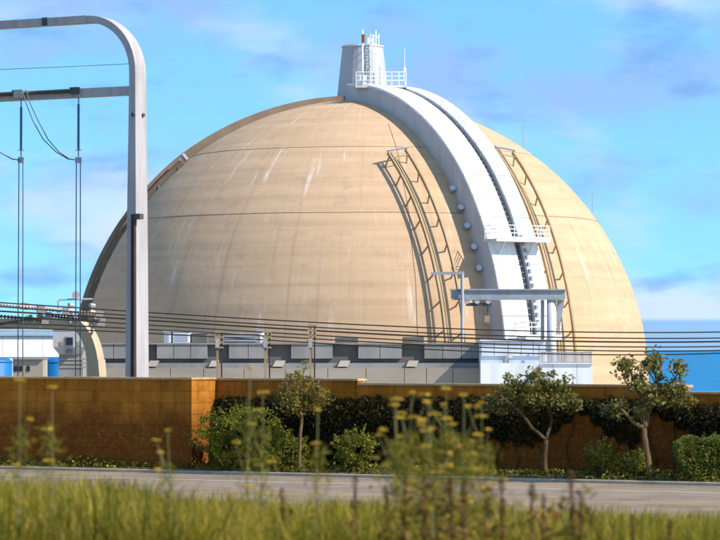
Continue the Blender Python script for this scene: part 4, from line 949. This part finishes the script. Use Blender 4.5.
# verge grass (stuff): blades of three faces with a bend
def grass():
    n = 130000
    d = 13.5 + (60 - 13.5) * rng.random(n) ** 1.15; half = d * (372 / F) + 2.2
    x = rng.uniform(-1, 1, n) * half
    c_, s_ = math.cos(RA), math.sin(RA); v = x * s_ + (d - 72.9) * c_; u = x * c_ - (d - 72.9) * s_
    ok = v < -16.6; x, d, v, u = x[ok], d[ok], v[ok], u[ok]
    # clumps: taller on the left, short and straw-coloured on the right
    px = 360 + x / d * F
    clump = (np.sin(x * 1.9 + d * .8) + np.sin(x * .7 - d * 1.3 + 1) + np.sin(x * 4.1 + 2) * .6) / 2.6
    h = (.62 + .26 * clump) * np.interp(px, [-100, 200, 330, 560, 640, 800], [.95, .8, .72, .72, .7, .72]) * rng.uniform(.45, 1.15, len(x))
    h *= np.interp(v, [-58, -40, -30, -24, -17], [1.05, 1.0, .8, .62, .45])
    z = np.interp(v, [a for a, b in GV], [b for a, b in GV])
    n = len(x); a = rng.uniform(0, 2 * np.pi, n); lean = h * rng.uniform(.08, .9, n); w = rng.uniform(.006, .014, n)
    dx, dy = np.cos(a), np.sin(a); bx, by = -dy * w, dx * w
    b = np.stack([x, d, z - .02], 1); L1 = np.stack([dx * lean * .35, dy * lean * .35, h * .6], 1); L2 = np.stack([dx * lean, dy * lean, h], 1); sd = np.stack([bx, by, 0 * bx], 1)
    q = np.empty((n, 2, 4, 3)); q[:, 0, 0] = b - sd; q[:, 0, 1] = b + sd; q[:, 0, 2] = b + L1 + sd * .8; q[:, 0, 3] = b + L1 - sd * .8
    q[:, 1, 0] = b + L1 - sd * .8; q[:, 1, 1] = b + L1 + sd * .8; q[:, 1, 2] = b + L2 + sd * .15; q[:, 1, 3] = b + L2 - sd * .15
    pt = np.sin(x * 2.7 + d * .9 + 2 * np.sin(d * .6)) * .5 + np.sin(x * 1.1 - d * 1.7) * .5
    var = np.clip(rng.normal(.40, .2, n) + .2 * pt + .22 * (np.interp(px, [300, 640], [0, 1])) + .12 * np.sin(x * 1.1 + d * .5), 0, 1); var = np.repeat(var, 2)
    # taller loose tufts nearer the camera
    Q = []; V = []
    yt = lambda p: np.interp(p, [0, 130, 165, 300, 350, 400, 480, 520, 600, 640, 720], [467, 472, 486, 492, 492, 491, 490, 499, 502, 506, 506])
    for k in range(720):
        dd = rng.uniform(19, 31); p = rng.uniform(-60, 780); top = P(p, yt(p) + abs(rng.normal(0, 13)) - 3, dd); g0 = gxy(top.x, top.y); H = min(1.35, top.z - g0)
        if H < .35: continue
        m = int(rng.integers(25, 80)); a = rng.uniform(0, 2 * np.pi, m); hh = H * rng.uniform(.55, 1.0, m); ln = hh * rng.uniform(.03, .6, m); w = rng.uniform(.004, .011, m)
        c0 = np.stack([top.x + rng.normal(0, .05, m), top.y + rng.normal(0, .05, m), np.full(m, g0 - .02)], 1); ux, uy = np.cos(a), np.sin(a)
        l1 = np.stack([ux * ln * .3, uy * ln * .3, hh * .6], 1); l2 = np.stack([ux * ln, uy * ln, hh], 1); sd = np.stack([-uy * w, ux * w, 0 * w], 1)
        t4 = np.empty((m, 2, 4, 3)); t4[:, 0, 0] = c0 - sd; t4[:, 0, 1] = c0 + sd; t4[:, 0, 2] = c0 + l1 + sd; t4[:, 0, 3] = c0 + l1 - sd
        t4[:, 1, 0] = c0 + l1 - sd; t4[:, 1, 1] = c0 + l1 + sd; t4[:, 1, 2] = c0 + l2 + sd * .2; t4[:, 1, 3] = c0 + l2 - sd * .2
        Q.append(t4); V.append(np.repeat(np.clip(rng.normal(rng.choice([.12, .42, .7, 1.0], p=[.36, .27, .19, .18]), .1, m), 0, 1), 2))
    q = np.concatenate([q] + Q); var = np.concatenate([var] + V); n = len(q)
    o = npmesh('verge_grass', q.reshape(-1, 3), n * 2, 4, LM['grass'], var=var); o['kind'] = 'stuff'; tag(o, 'tall green and straw-coloured grass on the verge in the foreground', 'grass')
grass()

M_fst = mat('fennel_stem', (.17, .17, .05), (.25, .22, .08), 6, .7)
M_dst = mat('dock_stem', (.14, .07, .03), (.09, .05, .025), 6, .8)
def fennel(px, py, d, label, heads=9, spread=10, leafy=1.0):
    tip = P(px, py, d); g = gxy(tip.x, tip.y); b = Vector((tip.x + random.uniform(-.06, .06), tip.y, g - .03)); H = tip.z - g
    o = thing('fennel_plant', label, 'weed', (b.x, b.y, g), 'wild fennel on the verge')
    mid = b.lerp(tip, .5) + Vector((random.uniform(-.05, .05), 0, 0)); MB().tube([b, mid, tip], [.009, .006, .003], 6).build('stem', M_fst, o)
    C = []
    for k in range(heads):
        s = 1 - .55 * (k / heads) if k else 1.0
        root = b.lerp(mid, s * 2 - .24) if s < .5 else mid.lerp(tip, max(0, (s - .12) * 2 - 1))
        hd = tip if k == 0 else b.lerp(tip, s) + Vector((random.uniform(-1, 1) * spread / F * d * 1.4, random.uniform(-.15, .15), random.uniform(-.02, .04)))
        if k: MB().tube([root, root.lerp(hd, .6) - Vector((0, 0, .015)), hd], [.004, .003, .002], 5).build('branch', M_fst, o)
        m = 46; a = rng.uniform(0, 2 * np.pi, m); r = np.sqrt(rng.random(m)) * rng.uniform(.018, .045)
        m_ = m; cc = np.stack([hd.x + r * np.cos(a), hd.y + r * np.sin(a), hd.z + .012 - r * .12 + rng.normal(0, .004, m)], 1); v, m = leaf_faces(cc, .018, .014, up=.7); npmesh('flower_head', v, m, 4, LM['flower'], o, var=rng.random(m))
    n = int(520 * leafy * H); s = rng.random(n) ** 1.1; sp = (.03 + .16 * (1 - s)) * (1 if spread > 6 else .7)
    C = np.array(b)[None] + (np.array(tip - b))[None] * (s * .86)[:, None] + rng.normal(size=(n, 3)) * np.stack([sp, sp, sp * .5], 1)
    v, m = leaf_faces(C, .10, .007, up=-.6); npmesh('fronds', v, m, 4, LM['fennel'], o, var=rng.random(m))
fl = [(20, 381, 19, 'tallest fennel at the left edge before the brown wall'), (52, 388, 20, 'fennel at the left edge, right of the tallest one there'), 
      (168, 432, 20, 'short fennel near the forward wall section'), (250, 369, 21, 'tall fennel before the wide bush, reaching above the wall'), (263, 393, 22, 'fennel just right of the one reaching above the wall'),
      (318, 412, 20, 'fennel beside the slender tree'), (396, 400, 19, 'leftmost fennel of the middle clump'), (412, 394, 20, 'second fennel from the left in the middle clump'), (428, 404, 18.5, 'third fennel from the left in the middle clump'),
      (446, 390, 20, 'fourth fennel from the left in the middle clump'), (464, 396, 19, 'fifth fennel from the left in the middle clump'), (481, 404, 20, 'rightmost fennel of the middle clump, by the forked tree')]
for i, (px, py, d, lab) in enumerate(fl): fennel(px, py, d, lab, heads=16 if 390 < px < 490 else (10 if px == 168 else 4), spread=17 if 390 < px < 490 else 9, leafy=1.7 if 390 < px < 490 else .6)

def dock(px, py, d, label, w=1.0, leaves=0):
    tip = P(px, py, d); g = gxy(tip.x, tip.y); b = Vector((tip.x + random.uniform(-.03, .03), tip.y, g - .03)); H = tip.z - g
    o = thing('dock_stalk', label, 'weed', (b.x, b.y, g), 'brown seeded docks on the verge')
    MB().tube([b, b.lerp(tip, .5) + Vector((.01, 0, 0)), tip], [.008, .006, .003], 6).build('stem', M_dst, o)
    n = int(420 * w); s = 1 - .38 * rng.random(n); wob = .5 + .5 * np.sin(s * 60); r = (.010 + .030 * w * wob) * (1.2 - (s - .62) / .38 * .7)
    a = rng.uniform(0, 2 * np.pi, n); q = np.sqrt(rng.random(n)) * r
    C = np.array(b)[None] + np.array(tip - b)[None] * s[:, None] + np.stack([q * np.cos(a), q * np.sin(a), 0 * q], 1)
    v, m = leaf_faces(C, .014, .012); npmesh('seed_head', v, m, 4, LM['dock'], o, var=rng.random(m))
    if leaves:
        n = int(leaves * .95); s = .55 + .4 * rng.random(n); C = np.array(b)[None] + np.array(tip - b)[None] * s[:, None] + rng.normal(size=(n, 3)) * np.array([.075, .06, .03])
        v, m = leaf_faces(C, .075, .042, up=.2); npmesh('leaves', v, m, 4, LM['dockleaf'], o, var=rng.random(m))
dk = [(355, 476, 20, 1.3, 4, 'single brown dock stalk left of the middle weeds'), (386, 486, 19, 1.2, 12, 'short brown dock right of the single stalk'), (405, 478, 18, 1.2, 26, 'brown dock at the left of the reddish weed patch'),
      (424, 474, 18, 1.3, 50, 'leafy reddish dock in the middle weed patch'), (436, 470, 19, 1.3, 60, 'tallest reddish dock below the middle fennel'), (450, 477, 18, 1.3, 46, 'reddish dock in the middle of the weed patch'), (464, 480, 18.5, 1.2, 40, 'reddish dock at the right of the weed patch'),
      (488, 486, 19, 1.3, 10, 'short dark dock left of the tall dark one'), (502, 478, 19, 1.5, 8, 'tall dark dock against the road'), (532, 484, 18, 1.3, 36, 'brown dock with ragged leaves against the road'), (543, 494, 18, 1.2, 24, 'small brown dock right of the ragged one'),
      (571, 470, 17.5, 1.5, 80, 'largest leafy brown dock against the road, right of centre'), (580, 490, 17.5, 1.3, 50, 'leafy brown dock beside the largest one'), (632, 514, 19, 1, 0, 'small dark dock in the short grass at right'), (670, 518, 19, 1, 0, 'rightmost dark dock in the short grass'), (282, 488, 20, 1.2, 16, 'brown dock low on the left below the wide bush')]
for px, py, d, w, lv, lab in dk: dock(px, py, d, lab, w, lv)

for o in bpy.data.objects:
    if '_b' in o: del o['_b']
